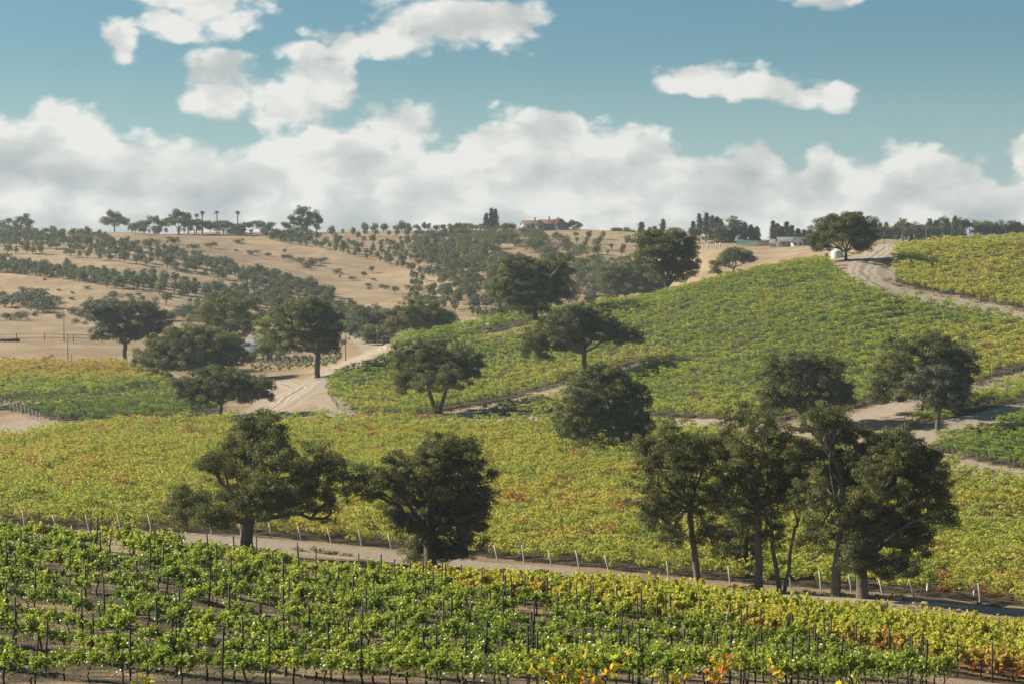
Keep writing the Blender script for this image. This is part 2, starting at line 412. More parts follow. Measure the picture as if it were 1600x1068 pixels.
def simple(name, col, rough=0.7, var=0.15, scale=3.0, metal=0.0, spec=0.3, bump=0.2):
    m, g = new_mat(name); p = g.n('ShaderNodeTexCoord').outputs['Object']
    n = g.noise(p, scale, 5, 0.6)
    c = g.mix(g.step(n, 0.3, 0.7), tuple(v * (1 - var) for v in col), tuple(min(1, v * (1 + var)) for v in col))
    return finish(m, g, c, rough, n, bump, 0.02, spec, metal)
def foliage_mat(name, dark, mid, light, trans=0.25, rough=0.55, spec=0.25, tint=None, tboost=1.5):
    m, g = new_mat(name); t = attr(g, 'tone')
    c = g.ramp(t, [(0.0, dark), (0.5, mid), (1.0, light)])
    tc = g.mix(1.0, c, tint or (1.2 * tboost, 1.35 * tboost, 0.6 * tboost), 'MULTIPLY')
    return finish(m, g, c, rough, None, spec=spec, trans=trans, tcol=tc)

def vine_mat(name, cols, trans=0.32, rough=0.38, spec=0.45, tb=1.45, basal=0.0):
    """leaf colour follows the vine's hue (0 deep green .. 1 rust) and the leaf's own tone"""
    m, g = new_mat(name)
    h = attr(g, 'hue', 'INSTANCER'); t = attr(g, 'tone')
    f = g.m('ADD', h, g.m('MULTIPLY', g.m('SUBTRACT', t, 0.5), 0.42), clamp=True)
    if basal:   # older leaves low on the vine turn first
        oz_ = g.n('ShaderNodeSeparateXYZ'); g.put(oz_.inputs[0], g.n('ShaderNodeTexCoord').outputs['Object'])
        f = g.m('ADD', f, g.step(oz_.outputs[2], 1.15, 0.7, 0.0, basal, 'LINEAR'), clamp=True)
    c = g.ramp(f, cols)
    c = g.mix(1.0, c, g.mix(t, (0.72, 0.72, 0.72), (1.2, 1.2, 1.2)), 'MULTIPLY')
    tc = g.mix(1.0, c, (1.25 * tb, 1.3 * tb, 0.7 * tb), 'MULTIPLY')
    return finish(m, g, c, rough, None, spec=spec, trans=trans, tcol=tc)
VC = [(0.0, (0.075, 0.125, 0.03)), (0.25, (0.20, 0.265, 0.045)), (0.45, (0.36, 0.375, 0.07)), (0.62, (0.45, 0.39, 0.085)), (0.78, (0.42, 0.28, 0.085)), (0.9, (0.33, 0.15, 0.045)), (1.0, (0.20, 0.06, 0.03))]
M_VINE = vine_mat('vine_leaf', VC)
M_VINEF = vine_mat('far_vine_leaf', VC, 0.28, 0.6, 0.15)
M_VINEY = vine_mat('turning_vine_leaf', VC, 0.38, 0.45, 0.3, basal=0.27)
M_VINEB = vine_mat('far_turning_vine_leaf', VC, 0.28, 0.6, 0.15, basal=0.2)
M_OAK = foliage_mat('oak_leaf', (0.045, 0.051, 0.02), (0.115, 0.12, 0.045), (0.22, 0.21, 0.085), 0.3, 0.55, 0.25, tboost=1.3)
M_OAKG = foliage_mat('grey_oak_leaf', (0.05, 0.055, 0.032), (0.10, 0.105, 0.062), (0.17, 0.17, 0.105), 0.16, 0.5, 0.3, tboost=1.3)
M_ORCH = foliage_mat('orchard_leaf', (0.06, 0.066, 0.034), (0.105, 0.112, 0.055), (0.17, 0.175, 0.075), 0.22)
M_SCRUB = foliage_mat('scrub_leaf', (0.05, 0.055, 0.03), (0.085, 0.085, 0.045), (0.13, 0.12, 0.06), 0.15)
M_PINE = foliage_mat('pine_needle', (0.045, 0.055, 0.034), (0.085, 0.098, 0.058), (0.13, 0.14, 0.08), 0.08)
M_WILLOW = foliage_mat('willow_leaf', (0.10, 0.12, 0.03), (0.17, 0.19, 0.045), (0.26, 0.27, 0.07), 0.3)
M_BARK = simple('bark', (0.12, 0.098, 0.078), 0.9, 0.35, 6.0, bump=0.6)
M_BARKL = simple('lichen_bark', (0.125, 0.108, 0.09), 0.9, 0.35, 5.0, bump=0.6)
M_VBARK = simple('vine_bark', (0.055, 0.040, 0.030), 0.95, 0.3, 20.0)
M_STAKE = simple('rusty_steel', (0.022, 0.018, 0.016), 0.7, 0.3, 12.0)
M_WHITEPOST = simple('weathered_white_wood', (0.40, 0.38, 0.34), 0.8, 0.15, 9.0)
M_WOOD = simple('grey_wood', (0.16, 0.13, 0.10), 0.85, 0.3, 8.0)
M_WIRE = simple('wire', (0.10, 0.095, 0.09), 0.5, 0.1, 8.0, metal=0.6)

def ground_mat():
    m, g = new_mat('ground')
    p = pos(g); soil = attr(g, 'soil'); dirt = attr(g, 'dirt'); rows = attr(g, 'dry')
    wob = g.m('MULTIPLY', g.m('SUBTRACT', g.noise(p, 0.35, 5, 0.65), 0.5), 0.9)
    soilm = g.step(g.m('ADD', soil, g.m('MULTIPLY', wob, 0.5)), 0.40, 0.62)
    dirtm = g.step(g.m('ADD', dirt, wob), 0.36, 0.66)
    n1 = g.noise(p, 0.05, 6, 0.6); n2 = g.noise(p, 1.1, 6, 0.7); n3 = g.noise(g.vm('MULTIPLY', p, (1, 1, 0.3)), 9.0, 3, 0.7)
    st = g.mix(g.step(n1, 0.32, 0.68), (0.30, 0.215, 0.13), (0.43, 0.325, 0.205))
    st = g.mix(g.m('MULTIPLY', g.step(g.noise(g.vm('MULTIPLY', p, (1, 1, 2)), 0.11, 7, 0.65), 0.46, 0.62), 0.55), st, (0.20, 0.15, 0.09))
    st = g.mix(g.step(n2, 0.42, 0.75), st, (0.26, 0.18, 0.105))
    st = g.mix(g.m('MULTIPLY', g.step(n3, 0.5, 0.8), 0.5), st, (0.17, 0.125, 0.075))
    so = g.mix(g.step(n2, 0.3, 0.7), (0.07, 0.054, 0.038), (0.125, 0.098, 0.068))  # vineyard soil, its colour darkened to stand in for leaf shade between rows
    sy = g.n('ShaderNodeSeparateXYZ'); g.put(sy.inputs[0], p); nearf = g.step(sy.outputs[1], 120, 135, 1, 0)
    so = g.mix(g.m('MULTIPLY', g.step(g.noise(g.vm('MULTIPLY', p, (0.5, 1.6, 1)), 0.42, 6, 0.75), 0.48, 0.60), g.m('ADD', 0.06, g.m('MULTIPLY', nearf, 0.7))), so, (0.44, 0.31, 0.185))
    so = g.mix(g.m('MULTIPLY', g.step(n3, 0.5, 0.62), 0.7), so, (0.055, 0.042, 0.034))
    di = g.mix(g.step(n2, 0.3, 0.7), (0.31, 0.25, 0.19), (0.42, 0.345, 0.265))
    di = g.mix(g.m('MULTIPLY', g.step(n3, 0.5, 0.75), 0.45), di, (0.20, 0.15, 0.11))
    c = g.mix(soilm, st, so); c = g.mix(dirtm, c, di)
    h = g.m('ADD', g.m('MULTIPLY', n2, 0.6), g.m('MULTIPLY', n3, 0.4))
    return finish(m, g, c, 0.95, h, 0.9, 0.35, 0.1)
M_GROUND = ground_mat()
def road_mat():
    m, g = new_mat('dirt_track')
    p = pos(g); u = attr(g, 'tone')   # 0..1 across the road
    w = g.m('MULTIPLY', g.m('SUBTRACT', g.noise(p, 0.12, 4, 0.6), 0.5), 0.35)
    uu = g.m('ADD', u, w)
    n2 = g.noise(p, 1.6, 6, 0.7); n3 = g.noise(p, 7.0, 4, 0.7)
    base = g.mix(g.step(n2, 0.32, 0.68), (0.27, 0.215, 0.16), (0.36, 0.295, 0.23))
    tr = None
    for cpos in (0.27, 0.42, 0.60, 0.74):
        d = g.m('ABSOLUTE', g.m('SUBTRACT', uu, cpos)); t = g.step(d, 0.015, 0.055, 1, 0)
        tr = t if tr is None else g.m('MAXIMUM', tr, t)
    c = g.mix(g.m('MULTIPLY', tr, 0.85), base, (0.43, 0.36, 0.285))
    mid = g.step(g.m('ABSOLUTE', g.m('SUBTRACT', uu, 0.51)), 0.02, 0.07, 1, 0)
    c = g.mix(g.m('MULTIPLY', g.m('MULTIPLY', mid, g.step(n2, 0.35, 0.6)), 0.85), c, (0.20, 0.155, 0.10))
    c = g.mix(g.m('MULTIPLY', g.step(n3, 0.55, 0.8), 0.5), c, (0.20, 0.155, 0.115))
    return finish(m, g, c, 0.95, g.m('SUBTRACT', n3, g.m('MULTIPLY', tr, 0.5)), 0.6, 0.12, 0.1)
M_ROAD = road_mat()

# ------------------------------------------------------------------ layout of vineyards and tracks (pixel rows of the ground)
BLK = {
 'green_near': dict(px=None),
}
P_B = poly([(-160,None,200),(0,822),(200,828),(430,838),(640,857),(900,884),(1200,913),(1450,932),(1600,947),(1760,None,190),
            (1760,None,285),(1600,757),(1500,742),(1400,724),(1300,705),(1200,690),(1130,680),(1000,668),(860,664),(640,664),(520,661),(430,660),(300,664),(150,668),(70,684),(0,690),(-160,None,380)])
P_B_GAP = poly([(880,716),(1045,706),(1045,699),(880,707)])
P_HU = poly([(-160,None,510),(0,571),(120,570),(215,572),(262,595),(272,603),(150,617),(20,627),(-160,None,440)])
P_HL = poly([(-160,None,433),(20,634),(150,625),(275,612),(330,622),(345,640),(300,655),(150,661),(100,660),(60,650),(20,641),(-160,None,425)])
P_C = poly([(514,606),(514,616),(527,636),(560,647),(640,652),(700,642),(800,621),(900,592),(1003,566),(1012,572),(930,602),(850,628),(735,645),(870,651),(1000,650),(1130,655),(1220,658),(1330,640),(1400,626),(1500,602),(1600,580),(1760,None,440),
            (1760,None,470),(1600,505),(1500,483),(1430,470),(1370,458),(1330,440),(1305,None,520),(1290,None,552),(1200,None,556),(1100,None,546),(1000,None,540),(940,None,536),
            (930,497),(860,508),(760,529),(625,557),(520,586)])
P_C2 = poly([(624,550),(760,522),(860,501),(930,490),(940,None,534),(860,None,536),(800,None,532),(700,None,524),(625,None,516),(608,None,500)])
P_E = poly([(1412,672),(1440,672),(1500,650),(1600,628),(1760,None,378),(1760,None,400),(1600,596),(1500,626),(1440,650)])
P_F = poly([(1455,706),(1540,722),(1600,734),(1760,None,302),(1760,None,358),(1600,652),(1520,676),(1455,694)])
P_G = poly([(1400,443),(1450,455),(1520,467),(1600,484),(1760,None,490),(1760,None,570),(1600,None,570),(1500,None,574),(1440,None,578),(1400,None,572),(1396,420)])
P_NY = np.array([gp(v) for v in [(610,None,116.5),(700,None,111.5),(850,None,106),(1000,None,101),(1300,None,95),(1600,None,89.5),(1750,None,87),(1750,None,128),(1400,None,127),(1000,None,125),(700,None,121)]])
P_NG = np.array([gp(v) for v in [(-160,None,71),(-160,None,114),(0,None,114),(300,None,116),(600,None,116.2),(700,None,110),(850,None,104.5),(1000,None,99.5),(1300,None,93.5),(1440,None,90),(1500,None,84),(1500,None,74),(1000,None,65),(500,None,68),(0,None,71)]])
P_Y = poly([(392,585),(470,578),(528,572),(535,560),(440,557),(392,560)])
BLOCKS = [P_B, P_HU, P_HL, P_C, P_C2, P_E, P_F, P_G, P_NY, P_NG]

def line(pts): return np.array([gp(p) for p in pts])
ROADS = [
 ('dirt_road', [(-200,None,190),(60,None,190),(200,842),(300,850),(450,862),(600,876),(700,888),(850,900),(1000,911),(1200,929),(1400,942),(1600,955),(1760,None,176)], [4.6]*7+[4.4,4.2,4,3.5,3.5,3.5]),
 ('dirt_road', [(300,658),(380,654),(425,640),(455,616),(478,602),(500,594),(520,583)], [6,7,8,10,9,7,5]),
 ('dirt_road', [(462,606),(430,598),(395,594),(330,596),(262,594),(200,None,545)], [7,6,5,5,5,4]),
 ('dirt_road', [(520,584),(545,565),(575,552),(602,549),(610,545),(592,541),(560,None,690)], [6,5,6,8,9,7,4]),
 ('dirt_road', [(430,655),(500,656),(560,656),(640,658),(760,655),(870,657),(1000,660),(1100,663),(1200,672),(1300,684),(1400,704),(1500,730),(1600,746),(1760,None,288)], [6,5,5,6,6,6,6,6,6,7,9,7,6,6]),
 ('dirt_road', [(1402,None,606),(1392,None,590),(1372,None,566),(1350,None,540),(1344,429),(1362,444),(1400,457),(1450,466),(1520,478),(1600,494),(1720,None,455)], [8,9,12,13,14,12,9,6,5,5,5]),
]
ROADL = [(line(p), np.array(w)) for _, p, w in ROADS]
TRACKS = [line([(690,650),(800,626),(900,598),(1006,569)]), line([(1250,665),(1340,650),(1400,636),(1500,610),(1620,None,390)]), line([(1420,690),(1500,660),(1600,636)]),
          line([(735,650),(870,655),(1000,655),(1130,660)]), line([(514,622),(527,644),(560,654),(640,658)])]
TRW = [2.0, 4.5, 4.0, 4.0, 4.0]
APRON = [poly([(480,600),(510,604),(520,640),(560,652),(640,660),(440,660),(430,650),(455,620)]), poly([(1200,662),(1400,640),(1470,672),(1440,700),(1600,742),(1600,752),(1400,716),(1200,684)]),
         poly([(1400,None,604),(1330,None,560),(1310,None,535),(1330,440),(1400,452),(1398,None,570)]), poly([(0,664),(60,652),(95,664),(70,682),(0,688),(-100,None,398)]), poly([(0,None,192),(0,None,204),(430,842),(900,888),(900,None,187),(430,None,193)])]

# ------------------------------------------------------------------ the land
def build_ground():
    th = np.concatenate([np.linspace(-180, -24, 40)[:-1], np.linspace(-24, -16, 18)[:-1], np.linspace(-16, 16, 430), np.linspace(16, 24, 18)[1:], np.linspace(24, 180, 40)[1:-1]])
    th = R(1) * th
    rr = np.concatenate([np.exp(np.linspace(math.log(6), math.log(60), 22))[:-1], np.exp(np.linspace(math.log(60), math.log(600), 300))[:-1], np.exp(np.linspace(math.log(600), math.log(1400), 110))[:-1], np.exp(np.linspace(math.log(1400), math.log(5900), 14))])
    A, Rr = np.meshgrid(th, rr, indexing='ij'); X = (np.sin(A) * Rr).ravel(); Y = (np.cos(A) * Rr).ravel(); Z = height(X, Y)
    n, k = len(th), len(rr)
    i = np.arange(n)[:, None] * k; j = np.arange(k - 1)[None]; i2 = (((np.arange(n) + 1) % n) * k)[:, None]
    f = np.stack([i + j, i2 + j, i2 + j + 1, i + j + 1], -1).reshape(-1, 4)
    v = np.stack([X, Y, Z], 1)
    v = np.vstack([v, [[0, 0, float(height(0.0, 0.01))]]])
    mb = MB(); mb.add(v, f); c = n * k
    mb.f3.append(np.array([[c, ((q + 1) % n) * k, q * k] for q in range(n)]))
    o = mb.obj('ground', M_GROUND, smooth=True); o['kind'] = 'structure'
    P = v[:, :2]; near = (np.hypot(P[:, 0], P[:, 1]) < 720) & (P[:, 1] > 20) & (np.abs(P[:, 0]) < 250)
    soil = np.zeros(len(P)); dirt = np.zeros(len(P)); idx = np.nonzero(near)[0]; Q = P[idx]
    s = np.zeros(len(Q), bool)
    for b in BLOCKS: s |= inside(Q, b)
    soil[idx] = s
    d = np.zeros(len(Q))
    for k, (ln, w) in enumerate(ROADL): d = np.maximum(d, np.clip(1.15 - (dist_line(Q, ln) - w.mean() * 0.5) / (1.2 if k == 0 else 4.0), 0, 1))
    for ln, w in zip(TRACKS, TRW): d = np.maximum(d, np.clip(1.2 - (dist_line(Q, ln) - w * 0.5) / 2.0, 0, 1))
    for k, ap in enumerate(APRON): d = np.maximum(d, inside(Q, ap) * (0.52 if k in (0, 1) else 0.9))
    dirt[idx] = d
    for nm, a in (('soil', soil), ('dirt', dirt)):
        at = o.data.attributes.new(nm, 'FLOAT', 'POINT'); at.data.foreach_set('value', a.astype(np.float32))
build_ground()

def ribbon(name, ln, w, mat, lift=0.09):
    # resample with smoothing
    seg = np.linalg.norm(np.diff(ln, axis=0), axis=1); s = np.concatenate([[0], np.cumsum(seg)])
    t = np.arange(0, s[-1], 1.3); q = np.stack([np.interp(t, s, ln[:, 0]), np.interp(t, s, ln[:, 1])], 1); ww = np.interp(t, s, w)
    k = np.exp(-0.5 * (np.arange(-9, 10) / 4.0) ** 2); k /= k.sum()
    q2 = np.stack([np.convolve(np.pad(q[:, a], 9, 'reflect', reflect_type='odd'), k, 'valid') for a in (0, 1)], 1)
    d = np.gradient(q2, axis=0); d /= np.linalg.norm(d, axis=1)[:, None]; nrm = np.stack([-d[:, 1], d[:, 0]], 1)
    rng = np.random.default_rng(len(name) + len(ln)); m = 9
    wl = ww * 0.5 * (1 + 0.10 * np.convolve(rng.normal(size=len(ww) + 6), np.ones(7) / 3, 'valid')[:len(ww)])
    us = np.linspace(-1, 1, m); V = []
    for a in us:
        p = q2 + nrm * (wl * a)[:, None]; z = height(p[:, 0], p[:, 1]) + lift * (1 - abs(a) ** 6 * 1.15)
        V.append(np.column_stack([p, z]))
    V = np.stack(V, 1).reshape(-1, 3); n = len(q2)
    i = np.arange(n - 1)[:, None] * m; j = np.arange(m - 1)[None]
    f = np.stack([i + j + 1, i + j, i + j + m, i + j + m + 1], -1).reshape(-1, 4)
    mb = MB(); mb.add(V, f, np.tile((us + 1) / 2, n)); o = mb.obj(name, mat, smooth=True); o['kind'] = 'structure'
    return o
for (nm, _, _), (ln, w) in zip(ROADS, ROADL): ribbon(nm, ln, w, M_ROAD)

# ------------------------------------------------------------------ vines
def vine_leafy(seed, n=260, size=0.2, L=1.8, h0=0.5, h1=1.75, wid=0.45, lumps=9):
    rng = np.random.default_rng(seed); mb = MB()
    cx = rng.uniform(-L / 2, L / 2, lumps); cy = rng.normal(0, wid * 0.55, lumps); cz = rng.uniform(h0 + 0.2, h1 - 0.15, lumps); cr = rng.uniform(0.18, 0.36, lumps)
    w = cr ** 2 / (cr ** 2).sum(); k = rng.choice(lumps, n, p=w)
    d = rng.normal(size=(n, 3)); d /= np.linalg.norm(d, axis=1)[:, None]
    rad = cr[k] * rng.uniform(0.7, 1.05, n) ** 0.5
    P = np.stack([cx[k], cy[k], cz[k]], 1) + d * rad[:, None] * np.array([1.15, 1, 0.9])
    P[:, 2] = np.maximum(P[:, 2], h0 - 0.1 * rng.uniform(size=n))
    ns = n // 7; sx = rng.uniform(-L / 2, L / 2, ns); sdir = rng.choice([-1, 1], ns)   # trailing shoots
    tt = rng.uniform(0, 1, ns); S = np.stack([sx + 0.3 * tt, sdir * (wid * 0.7 + 0.55 * tt), h1 - 0.1 + 0.25 * np.sin(tt * 3) - 0.6 * tt ** 2], 1)
    tone = np.clip((P[:, 2] - h0) / (h1 - h0), 0, 1) * 0.35 + 0.3  # leaves painted lighter towards the top, as if lit from above
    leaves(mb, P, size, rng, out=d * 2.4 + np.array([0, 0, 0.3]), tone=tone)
    leaves(mb, S, size, rng, tone=np.full(ns, 0.6), flat=0.8)
    return mb
def vine_mesh_far(seed, mat, **k):
    mb = vine_leafy(seed, **k)
    return mb.mesh('vine_foliage', mat)
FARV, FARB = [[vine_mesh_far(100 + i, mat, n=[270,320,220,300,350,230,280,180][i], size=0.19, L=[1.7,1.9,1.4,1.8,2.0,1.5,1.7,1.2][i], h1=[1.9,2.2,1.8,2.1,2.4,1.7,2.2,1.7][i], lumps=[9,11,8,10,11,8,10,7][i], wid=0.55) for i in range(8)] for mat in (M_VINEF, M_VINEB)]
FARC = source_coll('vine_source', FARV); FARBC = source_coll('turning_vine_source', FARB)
def vnoise(P, s, seed=0):
    a = np.random.default_rng(seed).uniform(0, 6.28, 12)
    x, y = P[:, 0] / s, P[:, 1] / s
    v = (np.sin(x + a[0] + 1.7 * np.sin(y * 0.8 + a[1])) + np.sin(y * 1.3 + a[2] + 1.4 * np.sin(x * 0.7 + a[3])) + 0.6 * np.sin(2.3 * x + a[4] + np.sin(2.1 * y + a[5]))
         + 0.6 * np.sin(2.7 * y + a[6] + 1.2 * np.sin(1.9 * x + a[7])))
    return v / 3.2
def row_points(pg, direction, spacing, step, rng, jit=0.12, off=0.0):
    d = np.array((math.cos(direction), math.sin(direction))); nrm = np.array((-d[1], d[0]))
    a = pg @ d; b = pg @ nrm
    rows = np.arange(math.floor(b.min() / spacing), math.ceil(b.max() / spacing) + 1) * spacing + off
    al = np.arange(a.min(), a.max(), step)
    A, B = np.meshgrid(al, rows); A = A + rng.uniform(-0.3, 0.3, (len(rows), 1)) * step
    P = A.ravel()[:, None] * d + B.ravel()[:, None] * nrm + rng.normal(0, jit, (A.size, 2)) * 0.5
    ok = inside(P, pg)
    return P[ok]
def vine_block(name, label, pg, direction, spacing, step, huef, seed, sc=(1, 1, 1), miss=0.03, excl=(), srcs=None, xlim=None, lowvar=False):
    rng = np.random.default_rng(seed)
    P = row_points(pg, direction, spacing, step, rng)
    for e in excl: P = P[~inside(P, e)]
    P = P[rng.uniform(size=len(P)) > miss]
    if xlim is not None: P = P[np.abs(P[:, 0]) < P[:, 1] * xlim + 25]
    z = height(P[:, 0], P[:, 1]); n = len(P)
    S = np.stack([rng.uniform(0.9, 1.15, n) * sc[0], rng.uniform(0.8, 1.2, n) * sc[1], rng.uniform(0.72, 1.25, n) * sc[2]], 1)
    if lowvar: S[:, 2] = rng.uniform(0.85, 1.12, n) * sc[2]
    S *= (1 + (0.08 if lowvar else 0.16) * vnoise(P, 3.5, seed))[:, None]
    rot = direction + rng.choice([0, math.pi], n) + rng.normal(0, 0.06, n)
    o = instancer(name, srcs or FARC, np.column_stack([P, z]), rot, S, rng.integers(0, 8, n), huef(P, rng))
    tag(o, label, 'grape vines', kind='stuff')
    return o
def hue_B(P, rng):
    px, py = to_pix(P[:, 0], P[:, 1], height(P[:, 0], P[:, 1]))
    h = 0.425 + 0.12 * vnoise(P, 9, 1) + 0.07 * vnoise(P, 3, 2) + rng.normal(0, 0.07, len(P))
    h += 0.16 * np.exp(-((px - 930) / 130) ** 2 - ((py - 800) / 45) ** 2)
    h += 0.07 * np.exp(-((px - 100) / 200) ** 2 - ((py - 735) / 40) ** 2)
    red = rng.uniform(size=len(P)) < 0.03 + 0.07 * (vnoise(P, 14, 5) > 0.3)
    return np.clip(np.where(red, rng.uniform(0.66, 0.92, len(P)), h), 0, 1)
def hue_C(P, rng):
    px, py = to_pix(P[:, 0], P[:, 1], height(P[:, 0], P[:, 1]))
    h = 0.27 + 0.06 * vnoise(P, 12, 3) + 0.05 * vnoise(P, 4, 4) + rng.normal(0, 0.05, len(P))
    h += 0.16 * np.clip(1 - np.abs(py - (750 - 0.19 * px + 0)) / 40.0, 0, 1) * (px < 1050)
    h += 0.18 * np.clip((px - 1330) / 150, 0, 1) * np.clip((py - 500) / 40, 0, 1)
    h += 0.10 * np.clip((px - 1000) / 100, 0, 1) * np.clip((py - 605) / 30, 0, 1)
    red = rng.uniform(size=len(P)) < 0.012 + 0.1 * np.clip((px - 1380) / 100, 0, 1) * np.clip((py - 520) / 30, 0, 1)
    return np.clip(np.where(red, rng.uniform(0.65, 0.9, len(P)), h), 0, 1)
def hue_HU(P, rng):
    px, py = to_pix(P[:, 0], P[:, 1], height(P[:, 0], P[:, 1]))
    top = np.clip((604 - py) / 14, 0, 1)
    return np.clip(0.32 + top * 0.33 + 0.08 * vnoise(P, 7, 7) + rng.normal(0, 0.08, len(P)), 0, 1)
def hue_const(c, s=0.05, red=0.0):
    def f(P, rng):
        h = c + 0.06 * vnoise(P, 8, 9) + rng.normal(0, s, len(P))
        return np.clip(np.where(rng.uniform(size=len(P)) < red, rng.uniform(0.65, 0.95, len(P)), h), 0, 1)
    return f
AB = R(62); AC = R(42)
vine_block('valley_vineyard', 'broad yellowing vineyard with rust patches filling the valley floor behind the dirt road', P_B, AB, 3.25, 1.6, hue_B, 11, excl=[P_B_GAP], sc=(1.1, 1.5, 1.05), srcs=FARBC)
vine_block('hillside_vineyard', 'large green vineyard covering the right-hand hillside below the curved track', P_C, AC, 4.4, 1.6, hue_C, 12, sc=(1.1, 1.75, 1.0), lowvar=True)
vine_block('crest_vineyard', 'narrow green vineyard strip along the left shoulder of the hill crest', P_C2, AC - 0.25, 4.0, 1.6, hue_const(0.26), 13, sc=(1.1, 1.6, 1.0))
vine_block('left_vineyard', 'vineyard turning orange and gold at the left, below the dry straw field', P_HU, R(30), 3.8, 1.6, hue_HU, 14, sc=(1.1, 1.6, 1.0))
vine_block('deep_green_vineyard', 'deep green vineyard strip at the left above the bare dirt corner', P_HL, R(14), 3.8, 1.6, hue_const(0.13), 15, sc=(1.1, 1.6, 1.0))  # leaf hue set to a deeper green than the other blocks
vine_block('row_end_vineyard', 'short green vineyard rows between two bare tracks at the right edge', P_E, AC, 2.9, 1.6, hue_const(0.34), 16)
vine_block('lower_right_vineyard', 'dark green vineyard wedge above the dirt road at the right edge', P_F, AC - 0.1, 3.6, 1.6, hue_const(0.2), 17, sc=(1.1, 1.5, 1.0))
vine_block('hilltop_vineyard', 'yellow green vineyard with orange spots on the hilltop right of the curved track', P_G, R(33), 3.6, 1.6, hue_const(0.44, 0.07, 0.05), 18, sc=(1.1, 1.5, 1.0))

# foreground vines with real leaves
def vine_near(seed, mat=None, n_shoot=13, size=0.10, spread=0.42, L=1.6, up=0.55, dens=15, droop=0.6):
    rng = np.random.default_rng(seed); fol = MB(); wood = MB()
    top = 0.85 + rng.uniform(-0.05, 0.08)
    bend = rng.normal(0, 0.05, 2)
    wood.tube([(0, 0, -0.15), (bend[0], bend[1], 0.3), (bend[0] * 0.3, 0, 0.6), (0, 0, top)], [0.045, 0.038, 0.034, 0.04], 6)
    for sgn in (-1, 1):
        xs = np.linspace(0, L / 2 * 1.02, 5); wood.tube(np.column_stack([sgn * xs, rng.normal(0, 0.02, 5), top + rng.normal(0, 0.02, 5)]), np.linspace(0.03, 0.014, 5), 5)
    Ps, Ts = [], []
    for k in range(n_shoot):
        x0 = rng.uniform(-L / 2, L / 2); ln = rng.uniform(0.45, 1.15) * up; side = rng.normal(0, spread); lean = rng.normal(0, 0.25)
        t = np.linspace(0.05, 1, dens)
        x = x0 + lean * t * ln; y = side * t ** 1.4 * ln + 0; z = top + ln * t * (1 - 0.5 * abs(side)) - droop * abs(side) * t ** 2.5 * ln
        sh = np.column_stack([x, y, z]); wood.tube(sh[::3], 0.006, 3, cap=False)
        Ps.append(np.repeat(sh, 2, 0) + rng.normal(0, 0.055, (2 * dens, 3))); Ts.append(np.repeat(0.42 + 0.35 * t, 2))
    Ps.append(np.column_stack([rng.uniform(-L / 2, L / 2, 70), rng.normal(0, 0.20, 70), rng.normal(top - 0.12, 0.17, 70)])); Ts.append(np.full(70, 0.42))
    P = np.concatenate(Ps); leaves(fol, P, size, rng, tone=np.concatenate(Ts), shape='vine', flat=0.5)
    return fol.mesh('foliage', mat or M_VINE), wood.mesh('trunk', M_VBARK)
NEARV = [vine_near(200 + i, n_shoot=n_) for i, n_ in enumerate([17, 12, 20, 14, 7, 18, 15, 22])]
YELV = [vine_near(260 + i, mat=M_VINEY, n_shoot=24, size=0.15, spread=0.75, up=0.9, dens=15, droop=0.7) for i in range(8)]
def joined(pairs):
    """foliage and trunk of a vine in one mesh, for the mass behind"""
    out = []
    for fo, wo in pairs:
        a = bpy.data.objects.new('a', fo); me = fo.copy(); me.name = 'vine_plant'
        vs = np.empty(len(wo.vertices) * 3, np.float32); wo.vertices.foreach_get('co', vs)
        vf = np.empty(len(fo.vertices) * 3, np.float32); fo.vertices.foreach_get('co', vf)
        tf = np.empty(len(fo.vertices), np.float32); fo.attributes['tone'].data.foreach_get('value', tf)
        mb = MB(); me2 = bpy.data.meshes.new('vine_plant')
        V = np.concatenate([vf, vs]).reshape(-1, 3); nf = len(fo.vertices)
        faces = [tuple(p.vertices) for p in fo.polygons] + [tuple(i + nf for i in p.vertices) for p in wo.polygons]
        me2.from_pydata(V.tolist(), [], faces)
        at = me2.attributes.new('tone', 'FLOAT', 'POINT'); at.data.foreach_set('value', np.concatenate([tf, np.full(len(wo.vertices), 0.5, np.float32)]))
        me2.materials.append(fo.materials[0]); me2.materials.append(M_VBARK)
        mi = np.zeros(len(faces), np.int32); mi[len(fo.polygons):] = 1; me2.polygons.foreach_set('material_index', mi)
        bpy.data.objects.remove(a); bpy.data.meshes.remove(me); out.append(me2)
    return out
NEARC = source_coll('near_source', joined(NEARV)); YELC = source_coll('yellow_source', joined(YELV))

def put_pair(root_name, pr, loc, rz, s, hue, label, cat, group):
    e = empty(root_name, loc, rz); e.scale = s
    for me, nm in ((pr[1], 'trunk'), (pr[0], 'foliage')):
        o = bpy.data.objects.new(nm, me); link(o, e); o['hue'] = float(hue)
    return tag(e, label, cat, group)
AN = -0.60; AY = -0.62
rng0 = np.random.default_rng(5)
Pg = row_points(P_NG, AN, 3.05, 1.5, rng0, 0.08); Pg = Pg[rng0.uniform(size=len(Pg)) > 0.05]
Py = row_points(P_NY, AY, 2.6, 1.5, rng0, 0.10)
hg = np.clip(0.23 + 0.05 * vnoise(Pg, 6, 21) + rng0.normal(0, 0.05, len(Pg)) + 0.10 * np.clip((Pg[:, 1] - 104) / 12, 0, 1), 0, 1)
fr = dist_line(Py, P_NY[:7])
hy = np.clip(0.43 + 0.05 * vnoise(Py, 6, 22) + rng0.normal(0, 0.05, len(Py)), 0, 1)
front = fr < 2.2; redx = np.clip((Py[:, 0] + 2) / 22, 0, 1); hy = np.where(front, np.clip(rng0.normal(0.50, 0.05, len(Py)) + 0.16 * redx, 0, 1), hy)
vis = lambda P: np.abs(P[:, 0]) < P[:, 1] * 0.262 + 1.5
